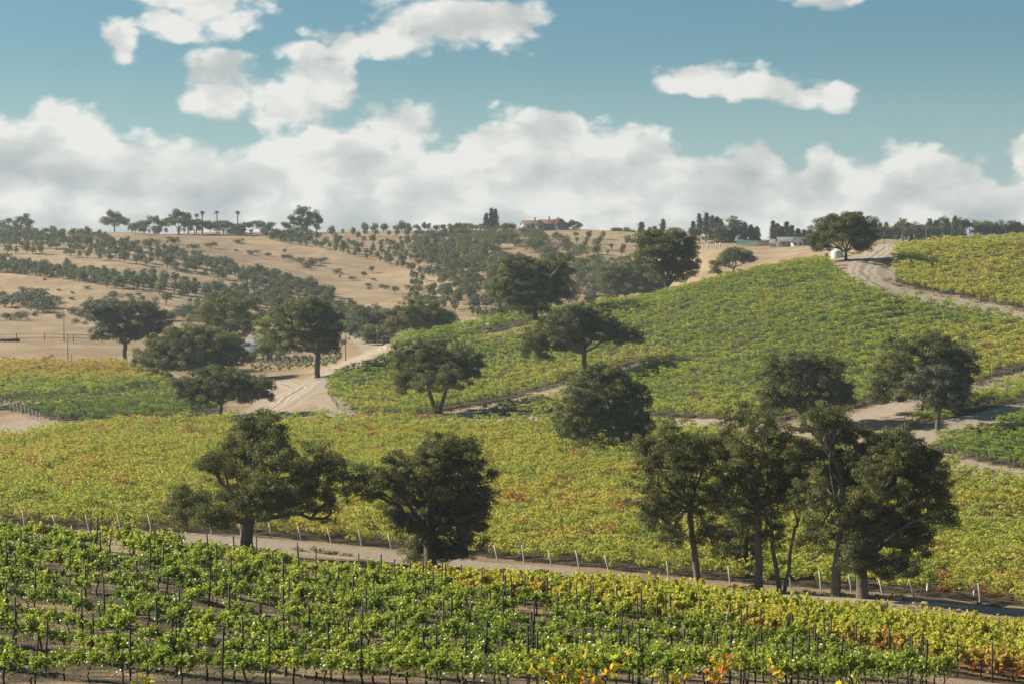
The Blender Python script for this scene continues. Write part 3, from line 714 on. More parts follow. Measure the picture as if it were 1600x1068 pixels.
pxg, pyg = to_pix(Pg[:, 0], Pg[:, 1], height(Pg[:, 0], Pg[:, 1]) + 0.9)
ing = vis(Pg) & (pyg < 1075)
order = np.argsort(np.where(ing, Pg[:, 1], 1e6)); near_n = min(250, int(ing.sum())); sel = np.zeros(len(Pg), bool); sel[order[:near_n]] = True
zg = height(Pg[:, 0], Pg[:, 1])
for k, i in enumerate(np.nonzero(sel)[0]):
    put_pair('grape_vine', NEARV[rng0.integers(0, 8)], (Pg[i, 0], Pg[i, 1], zg[i]), AN + rng0.choice([0, math.pi]) + rng0.normal(0, 0.05), (rng0.uniform(0.9, 1.1), rng0.uniform(0.8, 1.5), rng0.uniform(0.8, 1.22)), hg[i],
             'bright green staked grape vine in the near block', 'grape vine', 'green grape vines in the near block')
m = ~sel; n = int(m.sum())
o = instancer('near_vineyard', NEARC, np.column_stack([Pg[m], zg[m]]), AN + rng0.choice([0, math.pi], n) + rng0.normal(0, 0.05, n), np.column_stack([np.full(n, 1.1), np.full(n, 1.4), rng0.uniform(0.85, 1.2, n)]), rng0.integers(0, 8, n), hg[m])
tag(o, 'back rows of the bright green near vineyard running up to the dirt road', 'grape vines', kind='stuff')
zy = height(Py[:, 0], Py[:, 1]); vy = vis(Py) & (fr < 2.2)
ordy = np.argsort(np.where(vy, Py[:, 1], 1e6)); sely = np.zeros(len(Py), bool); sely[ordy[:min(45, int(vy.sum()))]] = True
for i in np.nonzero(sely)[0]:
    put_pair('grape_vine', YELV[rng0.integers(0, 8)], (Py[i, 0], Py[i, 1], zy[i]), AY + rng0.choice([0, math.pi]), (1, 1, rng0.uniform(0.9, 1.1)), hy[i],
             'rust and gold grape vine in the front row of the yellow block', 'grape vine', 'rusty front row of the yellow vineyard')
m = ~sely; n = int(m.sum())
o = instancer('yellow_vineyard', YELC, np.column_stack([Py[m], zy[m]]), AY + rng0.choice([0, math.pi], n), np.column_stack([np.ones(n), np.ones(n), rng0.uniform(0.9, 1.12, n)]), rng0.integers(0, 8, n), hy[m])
tag(o, 'dense yellow green vineyard at the lower right in front of the dirt road', 'grape vines', kind='stuff')

# ------------------------------------------------------------------ oaks
def crown_cloud(mb, lobes, rng, leaf, n_leaf, rc, gap=0.0, shape='kite'):
    """leaf clumps over the shells of the lobes; returns the clump centres of each lobe"""
    area = np.array([(a * b + b * c + a * c) for (_, (a, b, c)) in lobes]); share = area / area.sum()
    cents = []; allC = []; allL = []
    for (c, r), sh in zip(lobes, share):
        r = np.array(r); k = max(6, int(sh * area.sum() * 4.2 / (rc * rc * 2.4)))
        d = rng.normal(size=(k, 3)); d /= np.linalg.norm(d, axis=1)[:, None]
        d[:, 2] = np.where(d[:, 2] < -0.7, d[:, 2] * -0.5, d[:, 2])
        rad = 1 - 0.62 * rng.uniform(size=k) ** 1.7
        P = np.array(c) + d * rad[:, None] * r * (1 + 0.10 * rng.normal(size=(k, 1)))
        P = P[rng.uniform(size=k) > gap]
        cents.append(P); allC.append(P); allL.append(np.full(len(P), 1.0))
    Cn = np.concatenate(allC); per = max(6, n_leaf // max(1, len(Cn)))
    cr = rc * rng.uniform(0.55, 1.25, len(Cn)); cnt = rng.poisson(per * (cr / rc) ** 2 * 0.95)
    idx = np.repeat(np.arange(len(Cn)), cnt); n = len(idx)
    d = rng.normal(size=(n, 3)); d /= np.linalg.norm(d, axis=1)[:, None]
    rr = cr[idx] * rng.uniform(0.15, 1.0, n) ** 0.6
    P = Cn[idx] + d * rr[:, None] * np.array([1.15, 1.15, 0.72])
    ct = np.clip(rng.normal(0.48, 0.28, len(Cn)), 0, 1)
    leaves(mb, P, leaf, rng, out=d * 1.3 + np.array([0, 0, 0.35]), tone=ct[idx], shape=shape)
    return cents
def curve_pts(a, b, rng, n=7, sag=0.12, wob=0.06, up=0.25):
    a, b = np.array(a, float), np.array(b, float); L = np.linalg.norm(b - a); t = np.linspace(0, 1, n)[:, None]
    p = a + (b - a) * t; p[:, 2] += (np.sin(t[:, 0] * np.pi) * L * up * 0.5)
    w = rng.normal(0, wob * L, (n, 3)); w[0] = 0; w[-1] = 0; w = (w + np.roll(w, 1, 0)) / 2; w[0] = 0
    return p + w * 0.6
def oak(label, base, lobes, seed, fork=0.30, leaf=0.24, dens=1.0, rc=0.75, trunk_r=None, mat=None, bark=None, gap=0.08, group=None, stems=None, name='oak_tree', cat='oak tree', lean=None, moss=0, depth=0.9, dead=0):
    rng = np.random.default_rng(seed)
    B = ground(*base) if len(base) == 2 else atY(base[0], base[2]); Y = B[1]; s = Y / F
    L = []; xs = [l[0] for l in lobes]; width = (max(l[0] + l[2] for l in lobes) - min(l[0] - l[2] for l in lobes)) * s
    ctr = 0.5 * (max(l[0] + l[2] for l in lobes) + min(l[0] - l[2] for l in lobes))
    for (cx, cy, rx, ry) in lobes:
        q = pt(cx, cy, Y); offc = abs(cx - ctr) * s
        room = math.sqrt(max(0.0, (width * 0.5) ** 2 - offc ** 2)) - rx * s * 0.6
        q[1] += rng.uniform(-1, 1) * max(0, room) * 0.75 * depth
        L.append((q - B, (rx * s * 1.1, rx * s, ry * s * 1.1)))
    q = pt(ctr, sum(l[1] for l in lobes) / len(lobes), Y)
    e = empty(name, B)
    area = sum(4.2 * (a * b + b * c + a * c) for _, (a, b, c) in L)
    n_leaf = int(area * dens * 1.7 / (leaf * leaf * 0.36))
    mb = MB(); cents = crown_cloud(mb, L, rng, leaf, n_leaf, rc * (Y / 200) ** 0.35, gap)
    tr = MB(); top = max(c[2] + r[2] for c, r in L); tr_r = trunk_r or top * 0.034
    stems = stems or [(base[0], 0)]
    mids = np.array([c for c, _ in L])
    roots = []
    for si, stm in enumerate(stems):
        bx = (stm[0] - base[0]) * s; fx = stm[1] * s
        fz = top * (stm[2] if len(stm) > 2 else fork)
        f0 = np.array((bx, 0.0, -0.4)); f1 = np.array((bx + fx, rng.normal(0, 0.3), fz))
        p = curve_pts(f0, f1, rng, 8, wob=0.035, up=0.0)
        rr = tr_r * (stm[3] if len(stm) > 3 else 1.0)
        rad = rr * np.array([1.35, 1.06, 1.0, 0.95, 0.9, 0.88, 0.86, 0.82]); tr.tube(p, rad, 9)
        roots.append((f1, rr * 0.82))
    rz_ = np.array([r[0] for r in roots])
    for (c, r), cl in zip(L, cents):
        j = int(np.argmin(np.linalg.norm((rz_ - c) * np.array([1, 0.3, 0.3]), axis=1))); f1, rr = roots[j]
        big = min(1.0, (r[0] * r[2]) ** 0.5 / (top * 0.28))
        end = c + np.array([0, 0, -0.25 * r[2]])
        lp = curve_pts(f1 - np.array([0, 0, 0.15]), end, rng, 9, wob=0.07, up=0.15 if end[2] > f1[2] else 0.5)
        tr.tube(lp, np.linspace(rr * (0.45 + 0.3 * big), rr * 0.22, 9), 7)
        m = min(len(cl), 9)
        for q in cl[rng.choice(len(cl), m, replace=False)]:
            st = lp[rng.integers(4, 9)]
            tr.tube(curve_pts(st, q, rng, 5, wob=0.08, up=0.15), np.linspace(rr * 0.2, rr * 0.05, 5), 4, cap=False)
    for q in range(dead):
        st = mids[rng.integers(len(mids))]; en = st + np.array([rng.normal(0, 1), rng.normal(0, 1), L[0][1][2] * 1.5])
        tr.tube(curve_pts(st, en, rng, 6, wob=0.1), np.linspace(tr_r * 0.2, 0.02, 6), 4)
    tr.obj('trunk', bark or M_BARK, e, smooth=True)
    mb.obj('crown', mat or M_OAK, e)
    if moss:
        ms = MB(); Cn = np.concatenate(cents); low = Cn[Cn[:, 2] < np.percentile(Cn[:, 2], 45)]
        for q in low[rng.choice(len(low), min(len(low), moss), replace=False)]:
            k = 26; t = rng.uniform(0, 1, k); ln = rng.uniform(1.0, 2.6)
            P = q + np.column_stack([rng.normal(0, 0.22, k) * (1 - 0.5 * t), rng.normal(0, 0.22, k) * (1 - 0.5 * t), -t * ln])
            leaves(ms, P, 0.22, rng, tone=rng.uniform(0.3, 1, k))
        ms.obj('moss', M_OAKG, e)['kind'] = 'stuff'
    return tag(e, label, cat, group)
OK_ = 'scattered oaks among the vineyards'
oak('broad dark oak with one stout trunk beside the dirt road, at left', (383, 862),
    [(400,690,52,42),(362,735,48,48),(440,728,52,48),(497,748,36,46),(400,782,62,34),(300,788,36,32),(272,800,24,34),(330,722,20,20),(512,792,14,38),(345,800,30,25),(460,790,32,26),(405,664,28,18)], 1, fork=0.22, stems=[(383, 6, 0.22)], leaf=0.155, dens=0.85, rc=0.62, gap=0.14, trunk_r=0.62)
oak('dense rounded oak drooping down to the road, left of the picture centre', (672, 884),
    [(672,735,66,50),(722,752,48,58),(638,775,46,48),(568,755,34,30),(705,815,50,45),(665,850,24,28),(640,812,24,24),(735,800,28,45),(722,855,18,26),(648,862,20,26),(690,868,22,20),(610,745,24,28),(700,700,40,22)], 2, fork=0.25, leaf=0.155, dens=1.0, rc=0.62, gap=0.06, trunk_r=0.6)
oak('slender open oak with tall straight trunk, leftmost of the roadside clump at right', (1092, 914),
    [(1050,715,46,52),(1012,745,34,50),(1088,745,48,50),(1060,790,56,34),(1108,835,24,40),(1000,700,20,20),(1045,835,22,34),(1010,800,20,30),(1110,700,30,30),(1020,800,22,30),(1040,675,26,20),(1120,790,20,30)], 3, fork=0.46, stems=[(1092,-14,0.46)], leaf=0.145, dens=0.52, rc=0.55, gap=0.34, bark=M_BARKL, trunk_r=0.34, moss=22)
oak('tall oak with pale forked trunk in the middle of the roadside clump', (1188, 924),
    [(1165,672,42,40),(1150,720,42,42),(1215,705,38,48),(1190,660,26,26),(1185,760,50,36),(1135,770,28,36),(1238,750,30,36),(1150,820,22,34),(1125,700,26,30),(1212,835,22,38)], 4, fork=0.40, stems=[(1188,-3,0.42)], leaf=0.145, dens=0.52, rc=0.55, gap=0.34, bark=M_BARKL, trunk_r=0.38, moss=24)
oak('low dark ivy-draped oak standing behind the pale forked trunk', (1168, None, 206),
    [(1160,830,26,45),(1170,800,30,30),(1150,870,16,25),(1180,860,14,36),(1132,850,20,28)], 5, fork=0.5, leaf=0.2, dens=0.7, rc=0.6, gap=0.1, moss=20, trunk_r=0.3)
oak('twin-stemmed oak whose thin trunks spread into a V at the road', (1219, 926),
    [(1225,740,34,34),(1250,770,30,36),(1205,790,24,28),(1245,705,24,28)], 6, stems=[(1219,-16,0.42,0.8),(1224,20,0.42,0.6)], leaf=0.17, dens=0.55, rc=0.6, gap=0.25, trunk_r=0.28, moss=10)
oak('big oak with winding trunk rising from the right of the roadside clump', (1305, 932),
    [(1300,672,38,40),(1275,725,42,36),(1330,700,42,42),(1300,652,22,18),(1372,692,26,30),(1310,770,50,44),(1262,775,28,44),(1350,740,40,40),(1330,835,30,44),(1270,835,24,36),(1272,660,22,22)], 7, fork=0.45, stems=[(1305,8,0.48)], leaf=0.145, dens=0.56, rc=0.55, gap=0.30, bark=M_BARKL, trunk_r=0.42, moss=16)
oak('dense black-green oak with low hanging crown at the right end of the clump', (1348, 936),
    [(1385,745,58,55),(1425,775,48,62),(1455,740,30,45),(1380,825,56,50),(1430,845,34,40),(1415,710,38,32),(1345,800,36,40),(1360,880,26,26),(1465,790,22,40),(1400,690,28,20),(1400,885,34,24),(1330,870,22,26)], 8, fork=0.25, leaf=0.155, dens=0.95, rc=0.62, gap=0.07, trunk_r=0.55, moss=14)
oak('round dark oak leaning on a slim trunk in the middle of the valley vineyard', (982, 712),
    [(945,612,52,34),(905,642,34,34),(988,642,32,42),(942,668,58,26),(945,585,26,16),(900,672,26,22),(1000,670,18,22)], 9, fork=0.25, stems=[(982,-14,0.25)], leaf=0.27, dens=1.2, rc=0.75, gap=0.04, group=OK_)
oak('grey-green round oak at the hill foot, behind the roadside clump', (1256, 668),
    [(1235,582,42,32),(1285,592,40,32),(1258,618,66,30),(1212,622,24,28),(1310,622,20,26),(1255,562,30,14)], 10, fork=0.2, leaf=0.27, dens=1.25, rc=0.78, gap=0.04, group=OK_)
oak('wide dark oak on the hill foot, behind the small pale oak at right', (1444, 640),
    [(1440,552,56,32),(1488,572,38,34),(1400,592,38,30),(1450,600,50,28),(1380,612,22,20),(1505,600,22,22)], 11, fork=0.22, leaf=0.28, dens=1.2, rc=0.78, gap=0.05, group=OK_)
oak('small pale grey oak at right, in front of the wide dark oak', (1465, 674),
    [(1462,590,34,26),(1432,608,26,18),(1488,610,22,22),(1466,626,32,20)], 12, fork=0.32, leaf=0.24, dens=0.9, rc=0.68, gap=0.08, mat=M_OAKG, bark=M_BARKL, group=OK_)
oak('umbrella-shaped oak with a V-forked trunk at the foot of the hillside', (684, 645),
    [(652,566,42,30),(700,562,42,28),(735,578,20,26),(638,592,26,22),(680,590,48,20),(668,545,24,12)], 13, stems=[(682,-14,0.42,0.9),(687,14,0.42,0.8)], leaf=0.27, dens=1.25, rc=0.75, gap=0.04, group=OK_)
oak('flat-topped spreading oak with three limbs in the hillside track', (914, 592),
    [(910,502,34,26),(872,515,34,24),(838,540,26,28),(932,520,44,24),(975,524,28,14),(900,488,20,12),(890,540,26,14)], 14, stems=[(914,-2,0.36)], leaf=0.28, dens=1.15, rc=0.75, gap=0.05, group=OK_)
oak('tall two-lobed oak on the crest left of centre, in front of the hazy woods', (836, 503),
    [(808,432,38,30),(862,425,30,26),(830,455,50,26),(790,455,26,26),(878,450,16,24),(800,410,18,10),(825,478,30,16),(880,405,12,10)], 15, fork=0.35, leaf=0.31, dens=0.95, rc=0.8, gap=0.10, group=OK_)
oak('large oak on the crest with a ragged top, behind the low dark oak', (1042, None, 545),
    [(1038,385,42,24),(1062,402,28,26),(1022,402,30,22),(1058,368,18,12),(1015,372,20,12),(1078,385,12,14),(1050,425,34,18),(1080,418,10,12)], 16, fork=0.2, leaf=0.33, dens=1.0, rc=0.85, gap=0.08, group=OK_)
oak('low dark oak on the crest beside the ragged-topped one', (980, 470),
    [(985,425,46,22),(960,440,24,22),(1012,440,28,22),(985,448,42,16)], 17, fork=0.2, stems=[(980,-4,0.25)], leaf=0.31, dens=1.2, rc=0.8, gap=0.03, group=OK_)
oak('small leaning oak alone on the skyline of the hillside vineyard', (1146, 434),
    [(1152,402,26,12),(1128,413,16,9),(1170,405,10,9),(1140,395,14,8),(1118,424,8,6)], 18, fork=0.3, leaf=0.30, dens=1.0, rc=0.75, gap=0.08, group=OK_)
oak('round full oak at the top of the curved track beside the mint tank', (1322, 408),
    [(1320,362,42,24),(1290,372,26,20),(1346,362,22,24),(1330,345,26,12),(1300,348,22,12),(1285,384,16,10),(1345,384,16,10)], 19, fork=0.2, leaf=0.3, dens=1.1, rc=0.8, gap=0.05, group=OK_)
oak('dark spreading oak beside the dirt junction at left', (345, 650),
    [(350,594,44,20),(312,608,34,22),(395,606,33,20),(345,616,50,18),(330,582,22,10),(290,602,14,14)], 20, fork=0.25, leaf=0.28, dens=1.15, rc=0.78, gap=0.05, group=OK_)
oak('wide dome of a dark oak left of the junction, behind the spreading one', (302, 593),
    [(300,540,66,26),(240,562,30,26),(352,552,36,26),(252,582,22,14),(300,562,70,20),(310,524,34,10)], 21, fork=0.18, leaf=0.3, dens=1.15, rc=0.8, gap=0.05, group=OK_)
oak('brownish dry oak with a clear trunk in front of the straw field', (195, 567),
    [(200,490,50,26),(160,490,36,22),(245,505,25,20),(180,522,42,16),(225,520,32,14),(140,480,18,12)], 22, fork=0.3, leaf=0.3, dens=0.85, rc=0.8, gap=0.12, mat=M_OAKG, group=OK_)
oak('airy open-branched oak behind the dome-shaped oak', (352, None, 560),
    [(350,476,32,18),(325,492,30,20),(382,492,22,24),(345,510,36,20),(390,520,14,14)], 23, fork=0.35, leaf=0.3, dens=0.6, rc=0.8, gap=0.28, group=OK_)
oak('dark full oak with straight trunk in front of the young vineyard', (496, 590),
    [(472,498,42,30),(508,508,26,34),(478,535,48,22),(442,522,22,22),(488,478,28,12),(515,540,16,18)], 24, fork=0.3, leaf=0.3, dens=1.1, rc=0.8, gap=0.06, group=OK_)
oak('low dome-shaped oak bush behind the shoulder of the hillside vineyard', (655, None, 560),
    [(650,490,44,22),(685,500,28,14),(620,505,18,18),(655,505,46,18)], 25, fork=0.2, leaf=0.32, dens=1.2, rc=0.8, gap=0.02, group=OK_)
oak('yellow-green willow beside the young vineyard at left', (418, None, 545),
    [(412,510,14,16),(422,532,18,18),(408,548,12,10),(432,545,14,14)], 26, fork=0.3, leaf=0.28, dens=0.9, rc=0.7, mat=M_WILLOW, name='willow_tree', cat='willow')
oak('hazy grey oak behind the curve of the track, left of the power pole', (575, None, 640),
    [(572,495,26,20),(590,515,24,18),(560,518,20,16),(600,498,16,14)], 27, fork=0.3, leaf=0.33, dens=0.9, rc=0.9, mat=M_OAKG)
oak('hazy oak low in the valley beside the curve of the track', (600, None, 625),
    [(605,520,14,12),(585,528,16,8),(575,520,14,10)], 28, fork=0.2, leaf=0.33, dens=0.9, rc=0.9)

# ------------------------------------------------------------------ orchard, scrub and woods on the far hills
def small_tree(seed, h=4.2, w=3.6, n=330, leaf=0.42, vase=True, mat=None, rc=0.55, nm='crown'):
    rng = np.random.default_rng(seed); cr = MB(); tr = MB()
    k = rng.integers(4, 7); L = []
    for i in range(k):
        a = rng.uniform(0, 6.28); rr = rng.uniform(0.15, 0.32) * w
        c = np.array((math.cos(a) * rr, math.sin(a) * rr, h * (rng.uniform(0.38, 0.62) if vase else rng.uniform(0.18, 0.5)))); L.append((c, (w * rng.uniform(0.24, 0.34), w * rng.uniform(0.24, 0.34), h * rng.uniform(0.24, 0.34))))
    cents = crown_cloud(cr, L, rng, leaf, n, rc, 0.05)
    tr.tube([(0, 0, -0.3), (0.03, 0, 0.3), (0, 0, 0.7)], [0.17, 0.13, 0.12], 6)
    for c, r in L: tr.tube(curve_pts((0, 0, 0.6), c, rng, 5, wob=0.05, up=0.05), np.linspace(0.09, 0.03, 5), 4)
    return cr.mesh(nm, mat or M_ORCH), tr.mesh('trunk', M_BARK)
ORCH = [small_tree(300 + i, h=hh, w=ww, n=nn) for i, (hh, ww, nn) in enumerate([(5.6,3.9,420),(5.2,3.6,360),(6.0,4.2,460),(4.6,3.0,220),(5.4,3.8,380),(3.8,2.4,130)])]
SHRUB = [small_tree(330 + i, h=hh, w=ww, n=620, mat=M_SCRUB, rc=0.7, vase=False) for i, (hh, ww) in enumerate([(3.6,6.0),(4.4,6.6),(3.0,5.0)])]
WOOD = [small_tree(340 + i, h=hh, w=ww, n=1300, leaf=0.55, mat=M_OAKG if i % 2 else M_ORCH, rc=0.9, vase=False) for i, (hh, ww) in enumerate([(9,12),(8,11),(10,13),(7.5,9.5)])]

def tree_at(name, pr, p, s, rz, label, cat, group, hue=None):
    e = empty(name, p, rz); e.scale = (s, s, s) if not hasattr(s, '__len__') else s
    for me, nm in ((pr[0], 'crown'), (pr[1], 'trunk')): link(bpy.data.objects.new(nm, me), e)
    return tag(e, label, cat, group)
def band(top, bot, nrows, step, seed, keep=0.9, jit=1.0):
    rng = np.random.default_rng(seed); out = []
    def resample(ln, n=60):
        ln = np.array(ln, float); t = np.linspace(ln[:, 0].min(), ln[:, 0].max(), n); return np.column_stack([t, np.interp(t, ln[:, 0], ln[:, 1])])
    T, Bm = np.array(top, float), np.array(bot, float)
    for r in range(nrows):
        f = 0.5 if nrows == 1 else r / (nrows - 1)
        x0 = T[0, 0] * (1 - f) + Bm[0, 0] * f; x1 = T[-1, 0] * (1 - f) + Bm[-1, 0] * f
        px = np.linspace(x0, x1, 30); py = np.interp(px, T[:, 0], T[:, 1]) * (1 - f) + np.interp(px, Bm[:, 0], Bm[:, 1]) * f
        step_ = step; W_ = np.array([ground(float(a), float(b))[:2] for a, b in zip(px, py)])
        s = np.concatenate([[0], np.cumsum(np.linalg.norm(np.diff(W_, axis=0), axis=1))])
        t = np.arange(rng.uniform(0, step), s[-1], step)
        q = np.column_stack([np.interp(t, s, W_[:, 0]), np.interp(t, s, W_[:, 1])]) + rng.normal(0, 0.35 * jit, (len(t), 2))
        out.append(q[rng.uniform(size=len(q)) < keep])
    return np.concatenate(out)
OP = [band([(-20,372),(60,376),(120,382),(250,400),(400,432),(520,468)], [(-20,396),(60,398),(120,402),(250,418),(400,446),(520,480)], 2, 5.5, 21, 0.7, 3), band([(-20,362),(60,366),(120,371),(250,392),(400,428),(520,462)], [(-20,384),(60,388),(120,394),(220,410),(360,436),(520,476)], 4, 4.4, 1),
      band([(-20,412),(60,420),(120,428),(250,440),(400,462),(520,486),(600,506)], [(-20,424),(60,432),(180,448),(300,462),(420,484),(540,512),(600,528)], 4, 4.4, 2, 0.95),
      band([(400,366),(500,368),(600,363),(700,366),(780,380)], [(420,377),(500,388),(560,402),(650,424),(760,462),(800,480)], 9, 6.2, 3, 0.78),
      band([(640,425),(700,436),(760,455),(800,466)], [(640,470),(700,482),(760,500),(790,505)], 5, 6, 5, 0.6, 2),
      band([(880,372),(940,374),(1000,376)], [(900,392),(950,398),(1010,402)], 4, 7, 4, 0.9),
      band([(200,364),(300,362),(400,364)], [(200,366),(300,364),(400,368)], 1, 5, 6, 0.9),
      band([(560,361),(700,359),(790,362)], [(560,362),(700,361),(790,364)], 2, 6, 7, 0.85),
      band([(130,442),(300,470),(420,490)], [(150,470),(300,480),(420,505)], 2, 11, 8, 0.6, 3)]
OP += [band([(-260,362),(-25,362)], [(-260,396),(-25,396)], 5, 5.5, 31), band([(-260,412),(-25,412)], [(-260,428),(-25,424)], 4, 5.0, 32)]
OP = np.concatenate(OP)
# no orchard in the bare diagonal strip
rngo = np.random.default_rng(77)
oz = height(OP[:, 0], OP[:, 1]); opx, opy = to_pix(OP[:, 0], OP[:, 1], oz)
dorder = np.argsort(OP[:, 1] + np.where((opx > -10) & (opx < 1010), 0, 5000)); nind = 290
ihue = rngo.integers(0, 6, len(OP))
for i in dorder[:nind]:
    tree_at('orchard_tree', ORCH[ihue[i]], (OP[i, 0], OP[i, 1], oz[i]), rngo.uniform(0.85, 1.35), rngo.uniform(0, 6.28),
            'small vase-shaped orchard tree in the rows on the dry far hillside', 'orchard tree', 'orchard trees on the far hillside')
rest = dorder[nind:]
OC = []
for cr_, tr_ in ORCH:
    nv = len(cr_.vertices); vs = np.empty(len(tr_.vertices) * 3, np.float32); tr_.vertices.foreach_get('co', vs); vf = np.empty(nv * 3, np.float32); cr_.vertices.foreach_get('co', vf)
    tf = np.empty(nv, np.float32); cr_.attributes['tone'].data.foreach_get('value', tf)
    me2 = bpy.data.meshes.new('orchard_tree'); faces = [tuple(p.vertices) for p in cr_.polygons] + [tuple(i + nv for i in p.vertices) for p in tr_.polygons]
    me2.from_pydata(np.concatenate([vf, vs]).reshape(-1, 3).tolist(), [], faces)
    at = me2.attributes.new('tone', 'FLOAT', 'POINT'); at.data.foreach_set('value', np.concatenate([tf, np.full(len(tr_.vertices), 0.5, np.float32)]))
    me2.materials.append(M_ORCH); me2.materials.append(M_BARK); mi = np.zeros(len(faces), np.int32); mi[len(cr_.polygons):] = 1; me2.polygons.foreach_set('material_index', mi); OC.append(me2)
if len(rest):
    n = len(rest); s = rngo.uniform(0.75, 1.2, n)
    o = instancer('far_orchard', source_coll('orchard_source', OC), np.column_stack([OP[rest], oz[rest]]), rngo.uniform(0, 6.28, n), np.column_stack([s, s, s]), ihue[rest], np.zeros(n))
    tag(o, 'farther rows of small orchard trees near the top of the dry far hillside', 'orchard', kind='stuff')
# round scrub bushes on the bare slopes
for k, (px, py, s) in enumerate([(240,384,1.5),(272,381,1.4),(302,391,1.5),(330,387,1.2),(372,381,1.1),(175,378,1.1),(205,390,0.9),(390,398,0.9),(420,400,0.8),(468,412,1.3),(490,415,1.5),(500,411,1.2),(448,404,0.8),
        (525,428,1.0),(550,438,0.9),(600,452,0.9),(640,452,0.8),(575,448,0.8),(35,474,2.1),(50,480,2.4),(70,482,2.3),(62,466,1.8),(20,472,1.3),(8,480,1.9),(85,474,1.3),(42,462,1.4),(60,488,2.0),(0,466,1.2),(135,452,0.6),(92,455,0.5),(12,402,0.8),(700,470,0.7),(745,480,0.8)]):
    tree_at('scrub_bush', SHRUB[k % 3], ground(px, py), s * 0.9, k * 1.3, 'round grey-green scrub bush on the straw-coloured far slope', 'bush', 'scrub bushes on the far hill')
rb = np.random.default_rng(88); slope = poly([(-40,432),(120,436),(330,470),(480,492),(380,498),(150,492),(-40,488)]); slope2 = poly([(200,374),(420,384),(560,412),(760,470),(760,500),(560,450),(420,415),(250,392)])
for k in range(46):
    pg_ = slope if k % 2 else slope2
    for _ in range(40):
        q = rb.uniform(pg_.min(0), pg_.max(0))
        if inside(q[None], pg_)[0]: break
    else: continue
    tree_at('scrub_bush', SHRUB[k % 3] if k % 3 else ORCH[k % 6], (q[0], q[1], float(height(q[0], q[1]))), rb.uniform(0.35, 0.95), k * 1.7, 'small scattered scrub bush on the dry grass of the far hill', 'bush', 'scattered scrub on the dry slope')
# treeline along the foot of the hill behind the straw field
rg = np.random.default_rng(9)
for k, px in enumerate(list(np.arange(-10, 150, 21.0)) + list(np.arange(150, 640, 17.0))):
    py = np.interp(px, [0, 150, 400, 640], [495, 493, 500, 505]) + rg.uniform(-5, 8)
    tree_at('creek_oak', WOOD[k % 4], ground(float(px), float(py)), rg.uniform(0.55, 0.95) * (0.55 if px < 145 else 1), rg.uniform(0, 6.28), 'hazy dark oak in the creek line at the foot of the far hill', 'oak tree', 'oaks along the creek at the hill foot')
# hazy oak woods in the hollow
rw = np.random.default_rng(10); WP = []
hollow = poly([(640,378),(700,372),(770,368),(860,372),(905,385),(935,400),(950,440),(960,470),(930,480),(860,470),(800,460),(760,445),(700,425),(650,400)])
lo, hi = hollow.min(0), hollow.max(0); tries = 0
while len(WP) < 105 and tries < 6000:
    tries += 1; q = rw.uniform(lo, hi)
    if inside(q[None], hollow)[0] and all(np.hypot(*(q - w)) > 8.0 for w in WP): WP.append(q)
for k, q in enumerate(WP):
    tree_at('wood_oak', WOOD[k % 4], (q[0], q[1], float(height(q[0], q[1]))), rw.uniform(0.6, 1.0), rw.uniform(0, 6.28), 'hazy blue-green oak in the wooded hollow below the hilltop house', 'oak tree', 'oaks in the hazy hollow')

# ------------------------------------------------------------------ skyline trees
def sky_base(px, Y): return atY(px, Y)
def pine(px, Y, top_py, w_px, label, seed, ragged=0.25, group=None, bare=0.12):
    rng = np.random.default_rng(seed); B = sky_base(px, Y); h = pt(px, top_py, Y)[2] - B[2]; w = w_px * Y / F
    e = empty('pine_tree', B); tr = MB(); tr.tube([(0,0,-0.5),(0,0,h*0.5),(0,0,h*0.97)], [h*0.022, h*0.013, 0.04], 6); cr = MB()
    z = h * bare
    while z < h * 0.98:
        f = (z / h - bare) / (1 - bare); r0 = w * 0.5 * (min(1, f * 3.5 + 0.5)) * (1 - f) ** 0.55 * rng.uniform(0.75, 1.25) + 0.2; k = 5
        for i in range(k):
            a = rng.uniform(0, 6.28); r = r0 * (1 + ragged * rng.normal()) ; r = max(0.3, r)
            tip = np.array((math.cos(a) * r, math.sin(a) * r, z - 0.12 * r)); tr.tube([(0, 0, z), tip], [0.06, 0.02], 3, cap=False)
            n = int(12 + 13 * r); t = rng.uniform(0.25, 1.05, n); P = np.array((0, 0, z)) + (tip - np.array((0, 0, z))) * t[:, None] + rng.normal(0, 0.42, (n, 3)) * np.array([1, 1, 0.8])
            leaves(cr, P, 0.55, rng, tone=rng.uniform(0.2, 0.7, n))
        z += h * rng.uniform(0.025, 0.06)
    tr.obj('trunk', M_BARK, e); cr.obj('crown', M_PINE, e)
    return tag(e, label, 'pine tree', group)
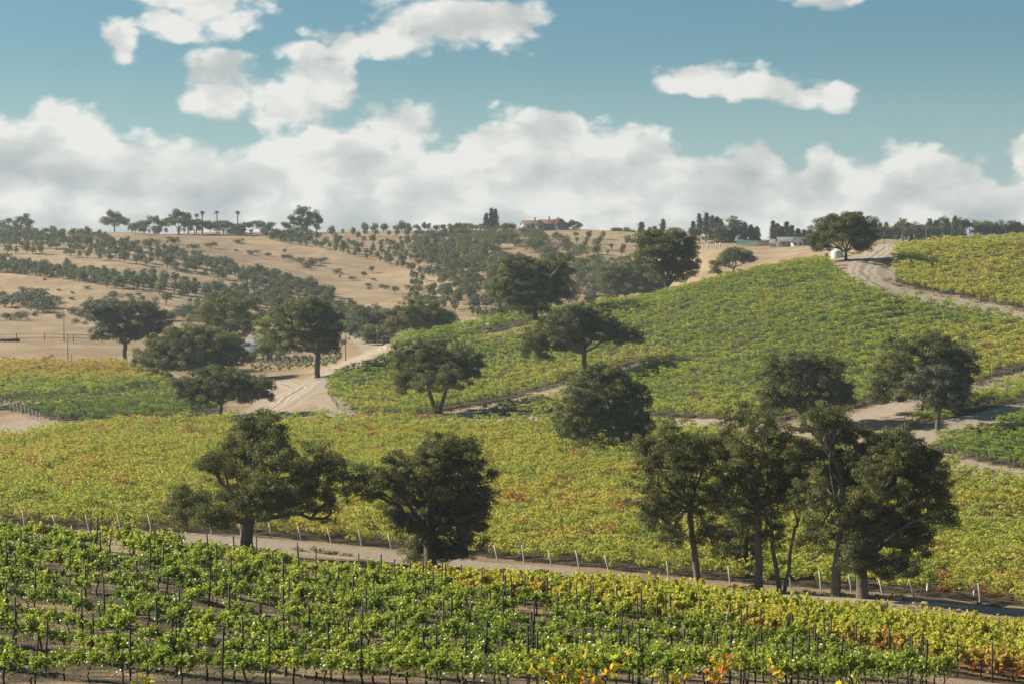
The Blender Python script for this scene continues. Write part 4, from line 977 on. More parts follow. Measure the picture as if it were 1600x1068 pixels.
def palm(px, Y, top_py, label, seed):
    rng = np.random.default_rng(seed); B = sky_base(px, Y); h = pt(px, top_py, Y)[2] - B[2] - 1.2
    e = empty('palm_tree', B); tr = MB(); tr.tube([(0,0,-0.5),(0.1,0,h*0.5),(0,0,h)], [0.42, 0.3, 0.28], 8); tr.obj('trunk', M_BARK, e)
    me = None
    for k in range(26):
        a = k * 2.4; el = rng.uniform(-0.5, 1.1); L = 2.1; t = np.linspace(0, 1, 6); u = L * t * math.cos(el); z = L * t * math.sin(el) - 1.1 * t ** 2
        v = []; 
        for q in range(6): wdt = 0.42 * math.sin(math.pi * min(0.95, t[q] + 0.12)); v += [(u[q], -wdt, z[q] - wdt * 0.4), (u[q], 0, z[q]), (u[q], wdt, z[q] - wdt * 0.4)]
        f = []
        for q in range(5): b = q * 3; f += [(b, b + 3, b + 4, b + 1), (b + 1, b + 4, b + 5, b + 2)]
        v = np.array(v); ca, sa = math.cos(a), math.sin(a); v = v @ np.array([[ca, sa, 0], [-sa, ca, 0], [0, 0, 1]]) + np.array((0, 0, h))
        mb = MB(); mb.add(v, f, rng.uniform(0.2, 0.8)); mb.obj('frond', M_PINE, e)
    return tag(e, label, 'palm tree', 'palms on the left skyline')
YR = 1060
palm(295, YR, 330, 'leftmost palm, its head among the dark ridge trees', 1)
palm(308, YR + 8, 332, 'palm between the dark ridge trees and the freestanding one', 2)
palm(317, YR, 328, 'third palm from the left on the ridge, clear of the dark trees', 3)
palm(340, YR, 328, 'slim palm standing alone midway along the left skyline', 4)
palm(372, YR, 328, 'rightmost palm on the left skyline', 5)
def ridge(label, px, Y, lobes, seed, **k):
    kw = dict(fork=0.25, leaf=0.5, dens=0.9, rc=0.9, gap=0.05); kw.update(k); return oak(label, (px, None, Y), lobes, seed, **kw)
RG = 'dark trees along the left skyline'
ridge('open-crowned oak standing alone on the left skyline', 180, 1045, [(180,343,18,7),(168,347,10,6),(193,347,10,6),(178,335,12,5)], 41, gap=0.25, dens=0.6)
ridge('ragged oak on the skyline near the left edge', 33, 1050, [(33,345,10,6),(44,350,9,7),(24,352,8,6),(36,338,7,4),(14,346,6,4)], 42, gap=0.2, dens=0.7)
ridge('tall dark rounded tree in the clump left of the palms', 280, 1055, [(278,338,14,9),(290,345,14,8),(268,347,12,8)], 43, group=RG)
ridge('lower dark tree at the left end of the palm clump', 242, 1055, [(242,345,9,7),(228,350,10,5),(218,352,10,5),(252,350,9,6)], 44, group=RG)
ridge('bushy tree below the first palms', 305, 1050, [(305,349,12,6),(320,352,12,5),(294,351,10,6)], 45, group=RG)
ridge('low trees between the middle palms', 350, 1050, [(347,350,8,7),(335,353,10,5),(358,353,10,5)], 46, group=RG)
ridge('flat bushes right of the last palm', 393, 1050, [(385,352,10,5),(400,350,10,5),(410,353,8,4),(372,354,8,4)], 47, group=RG)
ridge('small round-topped tree alone on the skyline', 423, 1085, [(423,352,8,3.5)], 48, fork=0.5)
ridge('small flat tree just left of the tall eucalyptus', 445, 1085, [(444,352,8,3.5),(451,354,5,3)], 49, fork=0.5)
ridge('tall ragged eucalyptus, the bigger of two on the skyline', 472, 1085, [(475,328,8,8),(466,337,9,10),(482,340,8,11),(470,348,10,8),(455,346,6,7),(477,352,8,6)], 50, fork=0.12, name='eucalyptus_tree', cat='eucalyptus', gap=0.12)
ridge('narrow eucalyptus at the right of the taller one', 495, 1085, [(495,338,6,8),(492,350,5,8),(499,348,5,9)], 51, fork=0.12, name='eucalyptus_tree', cat='eucalyptus', gap=0.12)
pine(768, 1095, 326, 9, 'tallest of three dark pines left of the hilltop house', 61); pine(774, 1098, 327, 9, 'right one of three dark pines left of the hilltop house', 62); pine(760, 1092, 334, 9, 'shortest of three dark pines left of the hilltop house', 63)
ridge('bushy tree right of the hilltop house', 895, 1108, [(893,351,8,6),(903,353,8,6),(884,354,6,5)], 52); ridge('small tree touching the red-roofed house gable', 874, 1112, [(873,347,6,6),(877,353,6,5)], 53)
ridge('low bush left of the hilltop house', 797, 1105, [(797,355,9,4),(786,356,6,3)], 54)
ridge('skyline bush left of the ragged-topped oak', 962, 1090, [(962,360,8,4),(975,362,10,4),(985,365,10,5)], 55)
YP = 1000
for i, (px, tp, w) in enumerate([(1002,346,13),(1035,342,11),(1022,353,9),(1015,356,8)]):
    pine(px, YP, tp, w, ['broad pine behind the left side of the crest oaks', 'pointed pine rising above the crest oaks', 'short pine between two taller ones above the crest oaks', 'lowest pine above the crest oaks'][i], 70 + i)
GP = 'pines and dark trees above the pale slope'
for i, (px, tp, w, bp) in enumerate([(1082,346,11,0.05),(1092,334,10,0.3),(1103,333,12,0.3),(1112,337,11,0.2),(1126,342,10,0.2),(1163,348,13,0.1),(1173,352,10,0.1),(1182,354,10,0.1),(1120,338,10,0.2)]):
    pine(px, 985 + 4 * (i % 3), tp, w, ['short dense pine at the left end of the group above the pale slope','tall bare-stemmed pine, second from the left above the pale slope','tallest pine above the pale slope','pine with broken top above the pale slope','slim pine left of the big round tree','broad pine right of the big round tree','thin pine right of the broad one','last pine of the group above the teal fence','pale pine squeezed in the middle of the group'][i], 80 + i, group=GP, bare=bp, ragged=0.35)
ridge('big round-headed tree in the group above the pale slope', 1145, 985, [(1145,350,11,10),(1142,365,12,12),(1150,362,10,12)], 90, group=GP); ridge('wide low tree in front of the pines above the pale slope', 1125, 980, [(1124,363,14,9),(1110,372,10,5),(1132,375,14,8)], 91, group=GP)
for i, (px, tp, w) in enumerate([(1207,346,9),(1214,350,8),(1228,347,10),(1236,352,9),(1220,354,8),(1246,358,9),(1256,360,9),(1265,360,8)]):
    pine(px, 1010 + 5 * (i % 3), tp, w, 'hazy pine behind the grey-roofed farmhouses', 100 + i, group='hazy pines behind the farmhouses')
rp = np.random.default_rng(12)
for i in range(46):
    px = 1368 + i * 5.3 + rp.uniform(-5, 5); env = np.interp(px, [1368,1385,1395,1410,1425,1450,1480,1500,1520,1540,1570,1620], [347,344,348,341,347,339,338,334,340,348,352,350])
    if px < 1525 and rp.uniform() < 0.4: ridge('hazy round-headed tree among the pines behind the hilltop fence', px, 1070, [(px, env + 9 + rp.uniform(0, 5), rp.uniform(5, 9), rp.uniform(6, 9)), (px + 4, env + 14, 6, 6)], 500 + i, group='round trees behind the hilltop fence', dens=0.7)
    elif px < 1525: pine(px, 1060 + rp.uniform(-20, 30), env + rp.uniform(-1, 13), rp.uniform(8, 17), 'hazy blue pine in the treeline behind the hilltop fence', 200 + i, group='pines behind the hilltop fence', bare=0.05, ragged=0.5)
    else: ridge('hazy low tree on the far right skyline behind the hilltop vineyard', px, 1065, [(px, 356 + rp.uniform(-3, 2), 8, 7), (px + 4, 362, 8, 6)], 300 + i, group='low trees on the far right skyline', dens=0.6)
for i, px in enumerate([1372,1380,1392,1402,1414,1428,1440,1455,1470]):
    ridge('low hazy shrub tree at the foot of the treeline behind the fence', px, 1040, [(px, 361, 9, 7), (px + 6, 363, 7, 6)], 340 + i, group='shrub trees below the treeline', dens=0.6)

# ------------------------------------------------------------------ buildings
M_WALL = simple('cream_stucco', (0.36, 0.33, 0.29), 0.9, 0.06, 2.0); M_TILE = simple('red_roof_tile', (0.13, 0.062, 0.05), 0.85, 0.25, 1.5); M_SHING = simple('grey_shingle', (0.13, 0.125, 0.12), 0.9, 0.25, 1.5)
M_BROWNR = simple('brown_shingle', (0.12, 0.08, 0.06), 0.9, 0.25, 1.5); M_GLASS = simple('window_glass', (0.03, 0.04, 0.05), 0.12, 0.1, 2.0, spec=0.6); M_TRIM = simple('white_trim', (0.7, 0.69, 0.66), 0.7, 0.05)
M_DARKW = simple('dark_wood_wall', (0.10, 0.085, 0.075), 0.9, 0.2); M_BLUEW = simple('blue_grey_cladding', (0.15, 0.17, 0.19), 0.7, 0.1)
M_TANK = simple('mint_plastic', (0.50, 0.66, 0.58), 0.45, 0.05, 1.0, spec=0.4, bump=0.02); M_TEAL = simple('teal_netting', (0.10, 0.17, 0.16), 0.9, 0.2); M_BLACK = simple('black_steel', (0.02, 0.02, 0.022), 0.5, 0.2)
def gable(mb, cx, cy, z, L, Wd, rise, axis=0, over=0.5, th=0.18):
    """two thick roof slopes; ridge along axis 0 (x) or 1 (y)"""
    for sgn in (-1, 1):
        a = np.array([(-L/2-over, 0, rise), (L/2+over, 0, rise), (L/2+over, sgn*(Wd/2+over), -rise*over/(Wd/2)), (-L/2-over, sgn*(Wd/2+over), -rise*over/(Wd/2))])
        v = np.vstack([a, a - np.array((0, 0, th))]); 
        if axis: v = v[:, [1, 0, 2]]
        v = v + np.array((cx, cy, z))
        f = [(0,1,2,3),(7,6,5,4),(0,4,5,1),(1,5,6,2),(2,6,7,3),(3,7,4,0)]
        mb.add(v, f)
def gable_wall(mb, cx, cy, z, L, Wd, h, rise, axis=0):
    pts = [(-L/2,-Wd/2,0),(L/2,-Wd/2,0),(L/2,Wd/2,0),(-L/2,Wd/2,0),(-L/2,-Wd/2,h),(L/2,-Wd/2,h),(L/2,Wd/2,h),(-L/2,Wd/2,h),(-L/2,0,h+rise-0.2),(L/2,0,h+rise-0.2)]
    v = np.array(pts, float); 
    if axis: v = v[:, [1, 0, 2]]
    v = v + np.array((cx, cy, z)); mb.add(v, [(0,1,5,4),(2,3,7,6),(1,2,6,5),(3,0,4,7)]); mb.add(v, [(4,8,7),(5,6,9)])
def house(label, px, Y, wings, rz, drop=0.0, name='house', chimneys=(), cat='house'):
    """wings: (cx, cy, L, W, wall h, rise, axis, wall mat, roof mat, window positions [(x,z)])"""
    B = atY(px, Y); B[2] += drop; e = empty(name, B, rz)
    for (cx, cy, L, Wd, h, rise, axis, wm, rm, wins) in wings:
        w = MB(); gable_wall(w, cx, cy, -1.5, L, Wd, h + 1.5, rise, axis); wo = w.obj('wall', wm, e)
        r = MB(); gable(r, cx, cy, h, L, Wd, rise, axis); ro = r.obj('roof', rm, e)
        fy = cy - (L if axis else Wd) / 2
        for (x, z, ww, hh) in wins:
            fm = MB(); t = 0.09
            for dx, dz, sx, sz in ((0, hh/2, ww+0.2, t), (0, -hh/2, ww+0.2, t), (-ww/2-0.05, 0, t, hh-t), (ww/2+0.05, 0, t, hh-t)): fm.box((x+dx, fy-0.05, z+dz), (sx, 0.12, sz))
            fo = fm.obj('window', M_TRIM, e); pn = MB(); pn.box((x, fy-0.01, z), (ww, 0.05, hh-t)); pn.obj('pane', M_GLASS, fo)
    for (x, y, z) in chimneys: c = MB(); c.box((x, y, z), (0.9, 0.9, 2.2)); c.box((x, y, z+1.15), (1.15, 1.15, 0.18)); c.obj('chimney', M_WALL, e)
    return tag(e, label, cat)
house('cream hilltop house with red tiled roof and two gables', 850, 1100,
      [(-5.5, 0, 13, 8, 2.9, 2.2, 0, M_WALL, M_BROWNR, [(-10, 1.5, 1.2, 1.3), (-7.6, 1.5, 1.2, 1.3)]), (4.5, 0, 12, 9, 3.0, 2.6, 0, M_WALL, M_TILE, [(1.5, 1.5, 1.3, 1.4)]),
       (-3.5, -3.2, 7, 5, 2.9, 2.4, 1, M_WALL, M_BROWNR, [(-3.5, 1.5, 1.6, 1.4), (-3.5, 3.7, 0.8, 0.8)]), (8.2, -3.4, 8.5, 6.5, 3.0, 2.9, 1, M_BLUEW, M_TILE, [(7.0, 1.5, 1.1, 1.4), (9.4, 1.5, 1.1, 1.4)])], R(12), chimneys=[(3, 1, 6.0), (-5, 1, 5.5)])
house('low grey-roofed farmhouse with a white gable behind the crest of the vineyard', 1243, 870,
      [(0, 0, 16, 7, 2.4, 1.9, 0, M_DARKW, M_SHING, [(-6, 1.3, 1.2, 1.1), (5.5, 1.3, 1.2, 1.1)]), (-0.5, -2.6, 6, 5.5, 2.5, 2.1, 1, M_TRIM, M_SHING, [(-1.6, 1.2, 1.0, 1.2), (0.8, 1.2, 1.0, 1.2)])], R(4), name='farmhouse')
house('long dark barn roof left of the white-gabled farmhouse', 1222, 885, [(0, 0, 11, 7, 2.0, 1.8, 0, M_DARKW, M_SHING, [(-2, 1.1, 1.0, 1.0), (2, 1.1, 1, 1)])], R(-6), name='barn', cat='barn')
house('grey-roofed outbuilding right of the white-gabled farmhouse', 1262, 880, [(0, 0, 7, 6, 2.6, 1.6, 0, M_BLUEW, M_SHING, [(0, 1.3, 1.2, 1.1)])], R(8), name='farmhouse')
house('low pale blue shed half hidden behind the oaks at left', 404, 590, [(0, 0, 7.5, 5, 2.8, 1.3, 0, M_BLUEW, M_BLUEW, [(2, 1.5, 1, 1)])], R(-10), name='shed', cat='shed')
house('small house roof among the ridge trees right of the palms', 365, 1058, [(0, 0, 12, 7, 2.2, 1.8, 0, M_WALL, M_SHING, [(-2, 1.2, 1.2, 1.0)])], R(0), name='house')

# mint tank beside the round oak
B = ground(1308, 403); e = empty('water_tank', B)
mb = MB(); rr = 1.75; hh = 2.0; prof = [(0.0, hh + 0.42), (0.35, hh + 0.42), (0.36, hh + 0.34), (rr*0.55, hh + 0.26), (rr*0.88, hh + 0.10), (rr*0.985, hh - 0.06), (rr, hh - 0.25)]
for k in range(8): z = hh - 0.35 - k * 0.2; prof += [(rr, z), (rr + 0.035, z - 0.05), (rr + 0.035, z - 0.10), (rr, z - 0.15)]
prof += [(rr, -0.3)]
mb.lathe(prof[::-1], 36); mb.obj('body', M_TANK, e, smooth=True)
l = MB(); l.lathe([(0.30, hh+0.38), (0.30, hh+0.50), (0.0, hh+0.52)], 16); l.obj('lid', M_TANK, e); v = MB(); v.tube([(-rr, -0.3, 0.3), (-rr-0.35, -0.35, 0.3), (-rr-0.45, -0.35, 0.0)], 0.06, 8); v.obj('pipe', M_BLACK, e)
tag(e, 'pale mint water tank with ribbed sides and domed lid beside the round oak', 'water tank')
B = ground(1291, 403); mb = MB(); mb.box((B[0], B[1], B[2] + 0.55), (0.9, 0.6, 1.3), top=(0.9, 0.9)); mb.box((B[0], B[1], B[2] + 1.24), (1.0, 0.7, 0.08)); mb.tube([(B[0] + .6, B[1], B[2]), (B[0] + .6, B[1], B[2] + 1.5)], 0.05, 6)
tag(mb.obj('pump_box', M_WOOD), 'small grey pump box just left of the mint tank', 'pump box')

# ------------------------------------------------------------------ posts, stakes and fences
def post_mesh(name, h, r, mat, lean=0.0, sides=6, sink=0.3):
    mb = MB(); mb.tube([(0, 0, -sink), (lean * h * 0.5, 0, h * 0.5), (lean * h, 0, h)], r, sides); return mb.mesh(name, mat)
ST = post_mesh('stake', 2.05, 0.042, M_STAKE, sides=4); STB = post_mesh('stake', 2.25, 0.042, M_STAKE, 0.03, 4)
rs = np.random.default_rng(31)
SPt = row_points(P_NG, AN, 3.05, 4.5, rs, 0.10); SPt = SPt[vis(SPt)]
SPt = SPt[np.argsort(SPt[:, 1])]; zz = height(SPt[:, 0], SPt[:, 1])
for i in range(min(len(SPt), 230)):
    o = bpy.data.objects.new('trellis_stake', ST if rs.uniform() < 0.7 else STB); o.location = (SPt[i, 0], SPt[i, 1], zz[i]); o.rotation_euler = (rs.normal(0, 0.025), rs.normal(0, 0.025), rs.uniform(0, 6)); link(o)
    tag(o, 'thin dark steel stake standing above the vines of the near block', 'stake', 'dark stakes in the near vineyard')
FRl = P_NY[:7]
def along(ln, step, off=0.0):
    s = np.concatenate([[0], np.cumsum(np.linalg.norm(np.diff(ln, axis=0), axis=1))]); t = np.arange(off, s[-1], step)
    return np.column_stack([np.interp(t, s, ln[:, 0]), np.interp(t, s, ln[:, 1])])
q = along(FRl, 1.7, 0.4); q = q[vis(q)]
for p in q:
    o = bpy.data.objects.new('trellis_stake', ST); o.location = (p[0], p[1], float(height(*p))); o.scale = (1, 1, 0.88); link(o)
    tag(o, 'dark stake in the shaded front edge of the yellow block at lower right', 'stake', 'stakes along the front of the yellow vineyard')
WP_ = post_mesh('end_post', 1.75, 0.085, M_WHITEPOST, -0.22, 7)
nB = line([(-20,None,205),(0,824),(200,830),(430,840),(640,859),(900,886),(1200,915),(1450,934),(1620,None,188)]); q = along(nB, 3.25, 0.5); rs = np.random.default_rng(32)
for p in q:
    px = to_pix(p[0], p[1], -30)[0]
    if rs.uniform() < 0.12 or px > 1610 or px < -5: continue
    o = bpy.data.objects.new('end_post', WP_); o.location = (p[0], p[1], float(height(*p))); o.rotation_euler = (rs.normal(0, 0.06), rs.normal(0, 0.05), rs.normal(0, 0.25)); o.scale = (1, 1, rs.uniform(0.85, 1.1)); link(o)
    tag(o, 'leaning pale wooden end post of the valley vineyard beside the dirt road', 'post', 'pale end posts along the dirt road')
for k, (px, py) in enumerate([(1449, 922), (1522, 929)]):
    p = ground(px, py); mb = MB(); mb.tube([(0, 0, -0.2), (0, 0, 0.85)], 0.11, 8); o = mb.obj('marker_tube', M_TRIM); o.location = p
    tag(o, ['short white marker tube by the road, nearer the dense black-green oak', 'short white marker tube by the road, nearer the right edge'][k], 'marker tube')
p0 = [(px, np.interp(px, [5, 65], [636, 660])) for px in np.linspace(5, 65, 11)]
for k, (px, py) in enumerate(p0 + [(92, 655)]):
    p = ground(float(px), float(py)); o = bpy.data.objects.new('end_post', WP_); o.location = p; o.scale = (1, 1, 1.25); link(o)
    tag(o, 'pale end post at the bare dirt corner by the left edge', 'post', 'pale end posts at the left dirt corner')
DP = post_mesh('trellis_post', 1.6, 0.06, M_WOOD, 0.05, 5)
def edge_posts(pts, step, label, group, mesh=DP, miss=0.1, seed=1, wires=()):
    ln = line(pts); q = along(ln, step, 0.3); r_ = np.random.default_rng(seed)
    for p in q:
        if r_.uniform() < miss: continue
        o = bpy.data.objects.new('trellis_post', mesh); o.location = (p[0], p[1], float(height(*p))); o.rotation_euler = (r_.normal(0, 0.05), r_.normal(0, 0.05), r_.uniform(0, 6)); link(o)
        tag(o, label, 'post', group)
    for k, h in enumerate(wires):
        mb = MB(); pp = along(ln, 2.0); mb.tube(np.column_stack([pp, height(pp[:, 0], pp[:, 1]) + h]), 0.03, 4)
        tag(mb.obj('drip_line', M_BLACK), ['lower', 'upper'][k % 2] + ' black drip line strung along the ' + group.split(' along the ')[-1], 'drip line')
edge_posts([(516,620),(529,640),(562,650),(640,655),(700,646),(800,624),(900,596),(1002,569)], 2.9, 'small brown post at the lower edge of the hillside vineyard', 'posts along the lower edge of the hillside vineyard', wires=(0.45,))
edge_posts([(1135,658),(1220,661),(1330,643),(1400,629),(1500,605),(1600,583)], 3.2, 'small brown post beside the bare diagonal track at right', 'posts along the bare diagonal track', seed=2)
edge_posts([(1404,446),(1450,458),(1520,470),(1600,487)], 2.6, 'brown post at the foot of the hilltop vineyard beside the curved track', 'posts along the hilltop vineyard', seed=3, wires=(0.35, 0.8))
edge_posts([(1450,708),(1540,725),(1600,737)], 2.7, 'brown end post of the dark green vines above the dirt road at right', 'posts along the lower right vineyard', seed=4, miss=0)
edge_posts([(1414,676),(1414,660)], 2.4, 'brown post at the tip of the short vine rows between the tracks', 'posts along the row ends between tracks', seed=5, miss=0)
# young vineyard with pale stakes
rs = np.random.default_rng(41); Yp = row_points(P_Y, R(-4), 4.2, 2.4, rs, 0.05)
YPOST = post_mesh('vine_stake', 1.6, 0.07, M_WHITEPOST, 0, 5)
Ym = small_tree(400, 1.3, 1.0, 40, 0.22, mat=M_WILLOW, rc=0.25)
for p in Yp:
    z = float(height(*p)); e = empty('young_vine', (p[0], p[1], z), rs.uniform(0, 6)); link(bpy.data.objects.new('stake', YPOST), e)
    if rs.uniform() < 0.7: o = bpy.data.objects.new('foliage', Ym[0]); link(o, e)
    tag(e, 'staked young vine in the sparse pale vineyard behind the straight-trunked oak', 'young vine', 'young vines in the sparse vineyard')
# foreground: brightly coloured tips of near vines
def lobed_leaf(seed):
    rng = np.random.default_rng(seed); an = np.linspace(0, 2 * np.pi, 21)[:-1]; r = 0.5 * (0.78 + 0.22 * np.cos(5 * an)) * (1 + 0.06 * rng.normal(size=20)); r[0] *= 0.5
    v = np.column_stack([r * np.cos(an), r * np.sin(an), 0.10 * np.abs(np.sin(an)) + 0.05 * rng.normal(size=20)]); v = np.vstack([v, [0, 0, 0]])
    mb = MB(); mb.add(v, [(k, (k + 1) % 20, 20) for k in range(20)], 0.5); return mb
M_LEAFB = vine_mat('autumn_vine_leaf', [(0.0, (0.10, 0.16, 0.03)), (0.35, (0.26, 0.30, 0.04)), (0.6, (0.52, 0.42, 0.05)), (0.8, (0.55, 0.27, 0.05)), (1.0, (0.38, 0.08, 0.03))], 0.45)
LL = [lobed_leaf(i).mesh('leaf', M_LEAFB) for i in range(4)]
def near_vine(label, px, top_py, Y, width, seed, nleaf=60, hue=0.5, shoots=6):
    rng = np.random.default_rng(seed); B = atY(px, Y); topz = pt(px, top_py, Y)[2] - B[2]; e = empty('grape_vine', B, 0)
    tr = MB(); tr.tube([(0, 0, -0.2), (0.04, 0, topz * 0.3), (0, 0, topz * 0.5)], [0.05, 0.04, 0.03], 7)
    q = 0
    for s in range(shoots):
        x1 = (s / max(1, shoots - 1) - 0.5) * width; p = curve_pts((0, 0, topz * 0.45), (x1, rng.normal(0, 0.15), topz * rng.uniform(0.86, 1.0)), rng, 8, wob=0.03, up=0.1); tr.tube(p, np.linspace(0.014, 0.004, 8), 5)
        for k in range(nleaf // shoots):
            t = rng.uniform(0.25, 1); i = t * 7; a = p[int(i)]; b = p[min(7, int(i) + 1)]; c = a + (b - a) * (i - int(i)) + rng.normal(0, 0.07, 3)
            o = bpy.data.objects.new('leaf', LL[rng.integers(4)]); o.location = c; o.rotation_euler = rng.uniform(-1.4, 1.4, 3); sc = rng.uniform(0.11, 0.19); o.scale = (sc, sc, sc); o['hue'] = float(np.clip(rng.normal(hue, 0.2), 0, 1)); link(o, e)
    tr.obj('trunk', M_VBARK, e)
    return tag(e, label, 'grape vine')
near_vine('close grape vine with yellow and orange leaves at the bottom edge, the widest one', 900, 1022, 33, 1.75, 1, 150, 0.48, 8)
near_vine('close orange-leaved vine shoot at the bottom edge, right of the wide yellow one', 1120, 1016, 33, 0.35, 2, 44, 0.66, 3)
near_vine('close yellow-green vine shoot between the wide yellow vine and the orange shoot', 1052, 1030, 33, 0.5, 3, 44, 0.42, 3)
near_vine('single yellow vine tip at the bottom edge, farthest right', 1212, 1030, 35, 0.12, 4, 12, 0.6, 2)
near_vine('single yellow vine tip at the bottom edge, at left', 220, 1047, 36, 0.2, 5, 14, 0.5, 2)
near_vine('bright yellow vine tip just above the bottom edge, right of the picture centre', 1330, 1056, 35, 0.2, 6, 12, 0.5, 2)

# fences and poles
def fence(name, label, pts, step, h, rails, seed=1, postr=0.08, railr=0.03, mat=M_WOOD, cat='fence', group=None):
    ln = line(pts); q = along(ln, step); B = np.array((*q[0], float(height(*q[0])))); e = empty(name, B); r_ = np.random.default_rng(seed)
    me = post_mesh('fence_post', h, postr, mat, 0, 6)
    for p in q:
        o = bpy.data.objects.new('fence_post', me); o.location = np.array((*p, float(height(*p)))) - B; o.scale = (1, 1, r_.uniform(0.92, 1.08)); o.rotation_euler = (r_.normal(0, .02), r_.normal(0, .02), 0); link(o, e)
    for rz_ in rails:
        mb = MB(); mb.tube(np.column_stack([q, height(q[:, 0], q[:, 1]) + rz_]) - B, railr, 4); mb.obj('rail', mat, e)
    return tag(e, label, cat, group)
fence('rail_fence', 'low brown rail fence crossing the straw field at left', [(-20,533),(30,533),(90,533),(150,535),(215,537)], 8.5, 2.4, (2.1, 1.1), 1, 0.14, 0.07)
B = ground(8, 534); e = empty('feed_trough', B, R(2)); mb = MB(); mb.box((0, 0, 0.5), (8.5, 0.9, 0.7), top=(1, 1.25)); mb.box((0, 0, 0.86), (8.6, 1.15, 0.1)); mb.obj('trough', M_STAKE, e)
for x in (-3.6, 0, 3.6): l = MB(); l.box((x, 0, 0.05), (0.3, 0.7, 0.5)); l.obj('leg', M_STAKE, e)
mb = MB(); mb.box((2.0, 0, 0.98), (4.4, 0.9, 0.12)); mb.obj('lid', M_WHITEPOST, e)
tag(e, 'long dark feed trough in the straw field against the left edge', 'feed trough')
fence('hilltop_fence', 'tall black wire fence along the hilltop behind the gate', [(1360,None,640),(1400,None,628),(1440,None,640),(1500,None,660),(1560,None,690),(1620,None,720)], 7.0, 4.6, (4.5, 3.2, 1.9), 3, 0.10, 0.045, M_BLACK)
B = atY(1425, 604); e = empty('hilltop_gate', B)
for x in (-2.9, 4.2): g_ = MB(); g_.box((x, 0, 2.2), (0.35, 0.35, 5.2)); g_.obj('gate_post', M_DARKW, e)
for a, b in ((-2.7, 0.6), (0.7, 4.0)):
    lf = MB(); 
    for z in (0.5, 1.6, 2.6): lf.tube([(a, 0, z), (b, 0, z)], 0.06, 5)
    for x in np.linspace(a, b, 7): lf.tube([(x, 0.08, 0.5), (x, 0.08, 2.6)], 0.035, 4)
    lf.obj('gate_leaf', M_BLACK, e)
tag(e, 'black two-leaf gate between dark wooden posts at the top of the curved track', 'gate')
B = atY(1421, 598); mb = MB(); mb.box((B[0], B[1], B[2] + 1.2), (1.5, 0.9, 2.6), top=(0.85, 0.9)); mb.box((B[0] + 1.4, B[1], B[2] + 1.5), (0.7, 0.7, 3.2)); mb.box((B[0]+1.4, B[1], B[2] + 3.2), (0.9, 0.9, 0.15))
tag(mb.obj('pump_cabinet', M_DARKW), 'dark pump cabinet beside the hilltop gate', 'cabinet')
B = atY(1434, 598); mb = MB(); mb.box((B[0], B[1], B[2] + 2.5), (2.4, 0.9, 0.12)); mb.box((B[0]-.9, B[1], B[2] + 1.2), (0.12, 0.12, 2.5)); mb.box((B[0]+.9, B[1], B[2] + 1.2), (0.12, 0.12, 2.5))
tag(mb.obj('gate_shelter', M_BLUEW), 'small flat panel on two legs beside the hilltop gate', 'panel stand')
def pole(label, px, py, top, arm=True, r=0.13, seed=0):
    p = ground(px, py); h = pt(px, top, p[1])[2] - p[2]; e = empty('utility_pole', p); m_ = MB(); m_.tube([(0, 0, -0.5), (0, 0, h)], [r * 1.2, r * 0.8], 8); m_.obj('pole', M_WOOD, e)
    if arm: c = MB(); c.box((0, 0.15, h - 0.5), (2.2, 0.12, 0.14)); c.obj('crossarm', M_WOOD, e)
    return tag(e, label, 'utility pole')
pole('tall utility pole with crossarm in the straw field at left', 100, 534, 480)
pole('plain pole at the near edge of the straw field, left', 106, 566, 522, False); pole('short stub pole beside the plain pole at left', 112, 566, 552, False)
pole('utility pole right of the straight-trunked oak, by the young vineyard', 540, 563, 508); p_ = pole('thin metal pole with box beside the valley track', 590, 541, 508, False, 0.09)
b_ = MB(); b_.box((0, 0, 4.6), (0.7, 0.5, 1.1)); b_.obj('box', M_BLUEW, p_)
fence('netting_fence', 'teal netted garden fence below the pines above the pale slope', [(1150,None,955),(1170,None,950),(1192,None,945),(1208,None,950)], 4.0, 2.6, (2.4, 1.9, 1.4, 0.9, 0.4), 5, 0.07, 0.2, M_TEAL)
for k, px in enumerate([1098, 1106, 1118, 1125]):
    p = atY(px, 905); mb = MB(); mb.box((0, 0, 0.8), (0.5, 0.5, 2.2)); mb.box((0, 0, 1.95), (0.65, 0.65, 0.14)); o = mb.obj('gate_pillar', M_TRIM); o.location = p
    tag(o, 'small white pillar on the pale slope below the skyline pines', 'pillar', 'white pillars on the pale slope')
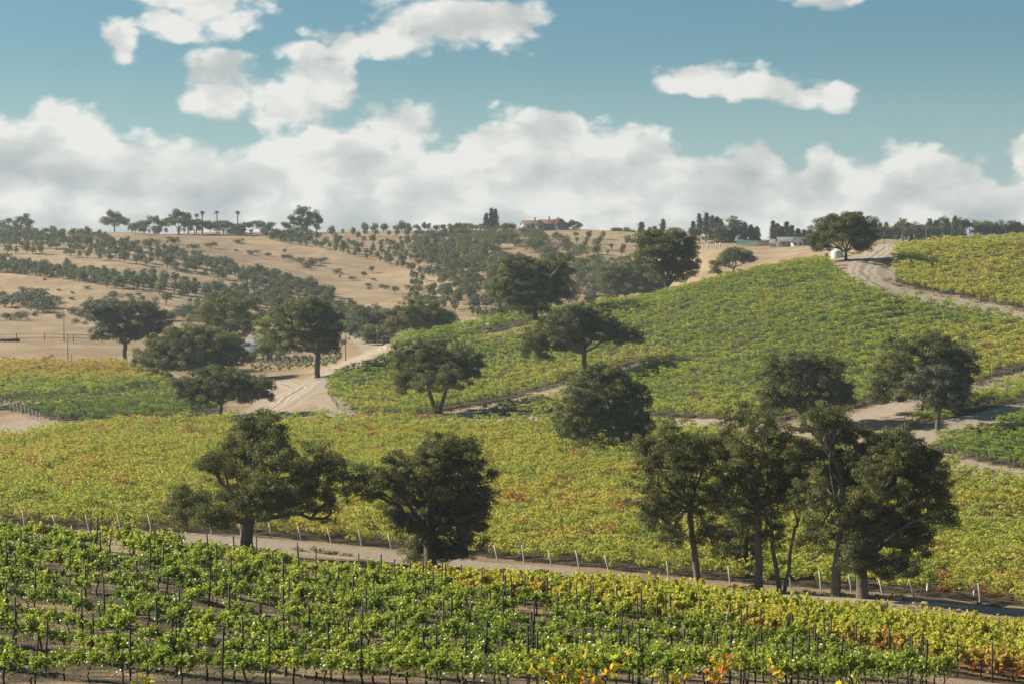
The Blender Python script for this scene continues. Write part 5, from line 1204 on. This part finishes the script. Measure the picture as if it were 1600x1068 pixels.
# dry weeds along the verges
def weeds():
    rng = np.random.default_rng(51); ms = []
    for s in range(4):
        mb = MB(); P = rng.normal(0, 0.3, (60, 3)) * np.array([1, 1, 0.3]) + np.array([0, 0, 0.2]); leaves(mb, P, 0.28, rng, tone=rng.uniform(0, 1, 60)); ms.append(mb.mesh('weed', M_WEED))
    pts = []
    for (ln, w) in (ROADL[0], ROADL[4], ROADL[5]):
        q = along(ln, 0.35); d = np.gradient(q, axis=0); d /= np.linalg.norm(d, axis=1)[:, None]; n_ = np.stack([-d[:, 1], d[:, 0]], 1)
        pts.append(q + n_ * ((w.mean() * 0.5 + 0.3 + np.abs(rng.normal(0, 1.1, len(q)))) * rng.choice([-1, 1], len(q)))[:, None])
    P = np.concatenate(pts); P = P[vnoise(P, 4, 3) > 0.1]
    P = P[~np.any([inside(P, b) for b in BLOCKS], axis=0)]; n = len(P); s = rng.uniform(0.5, 1.3, n)
    o = instancer('dry_weeds', source_coll('weed_source', ms), np.column_stack([P, height(P[:, 0], P[:, 1])]), rng.uniform(0, 6, n), np.column_stack([s, s, s * 0.9]), rng.integers(0, 4, n), np.zeros(n))
    tag(o, 'dry straw weeds growing along the verges of the dirt roads', 'weeds', kind='stuff')
M_WEED = foliage_mat('dry_weed', (0.20, 0.14, 0.08), (0.34, 0.25, 0.14), (0.42, 0.34, 0.2), 0.2)
weeds()

# ------------------------------------------------------------------ haze
mb = MB(); zlo, zhi = -60.0, 44.0
mb.box((0, 650, (zlo + zhi) / 2), (3400, 1900, zhi - zlo)); hz = mb.mesh('haze', M_WALL); hz.materials.clear()
mh, g = new_mat('haze_air'); pv = g.n('ShaderNodeVolumePrincipled'); pv.inputs['Density'].default_value = 0.00012; pv.inputs['Color'].default_value = (0.80, 0.92, 1.0, 1); pv.inputs['Anisotropy'].default_value = 0.35
o_ = g.n('ShaderNodeOutputMaterial'); g.nt.links.new(pv.outputs[0], o_.inputs['Volume']); hz.materials.append(mh)
ho = link(bpy.data.objects.new('haze', hz)); ho['kind'] = 'stuff'; ho['label'] = 'pale morning haze lying over the valley and far hills'
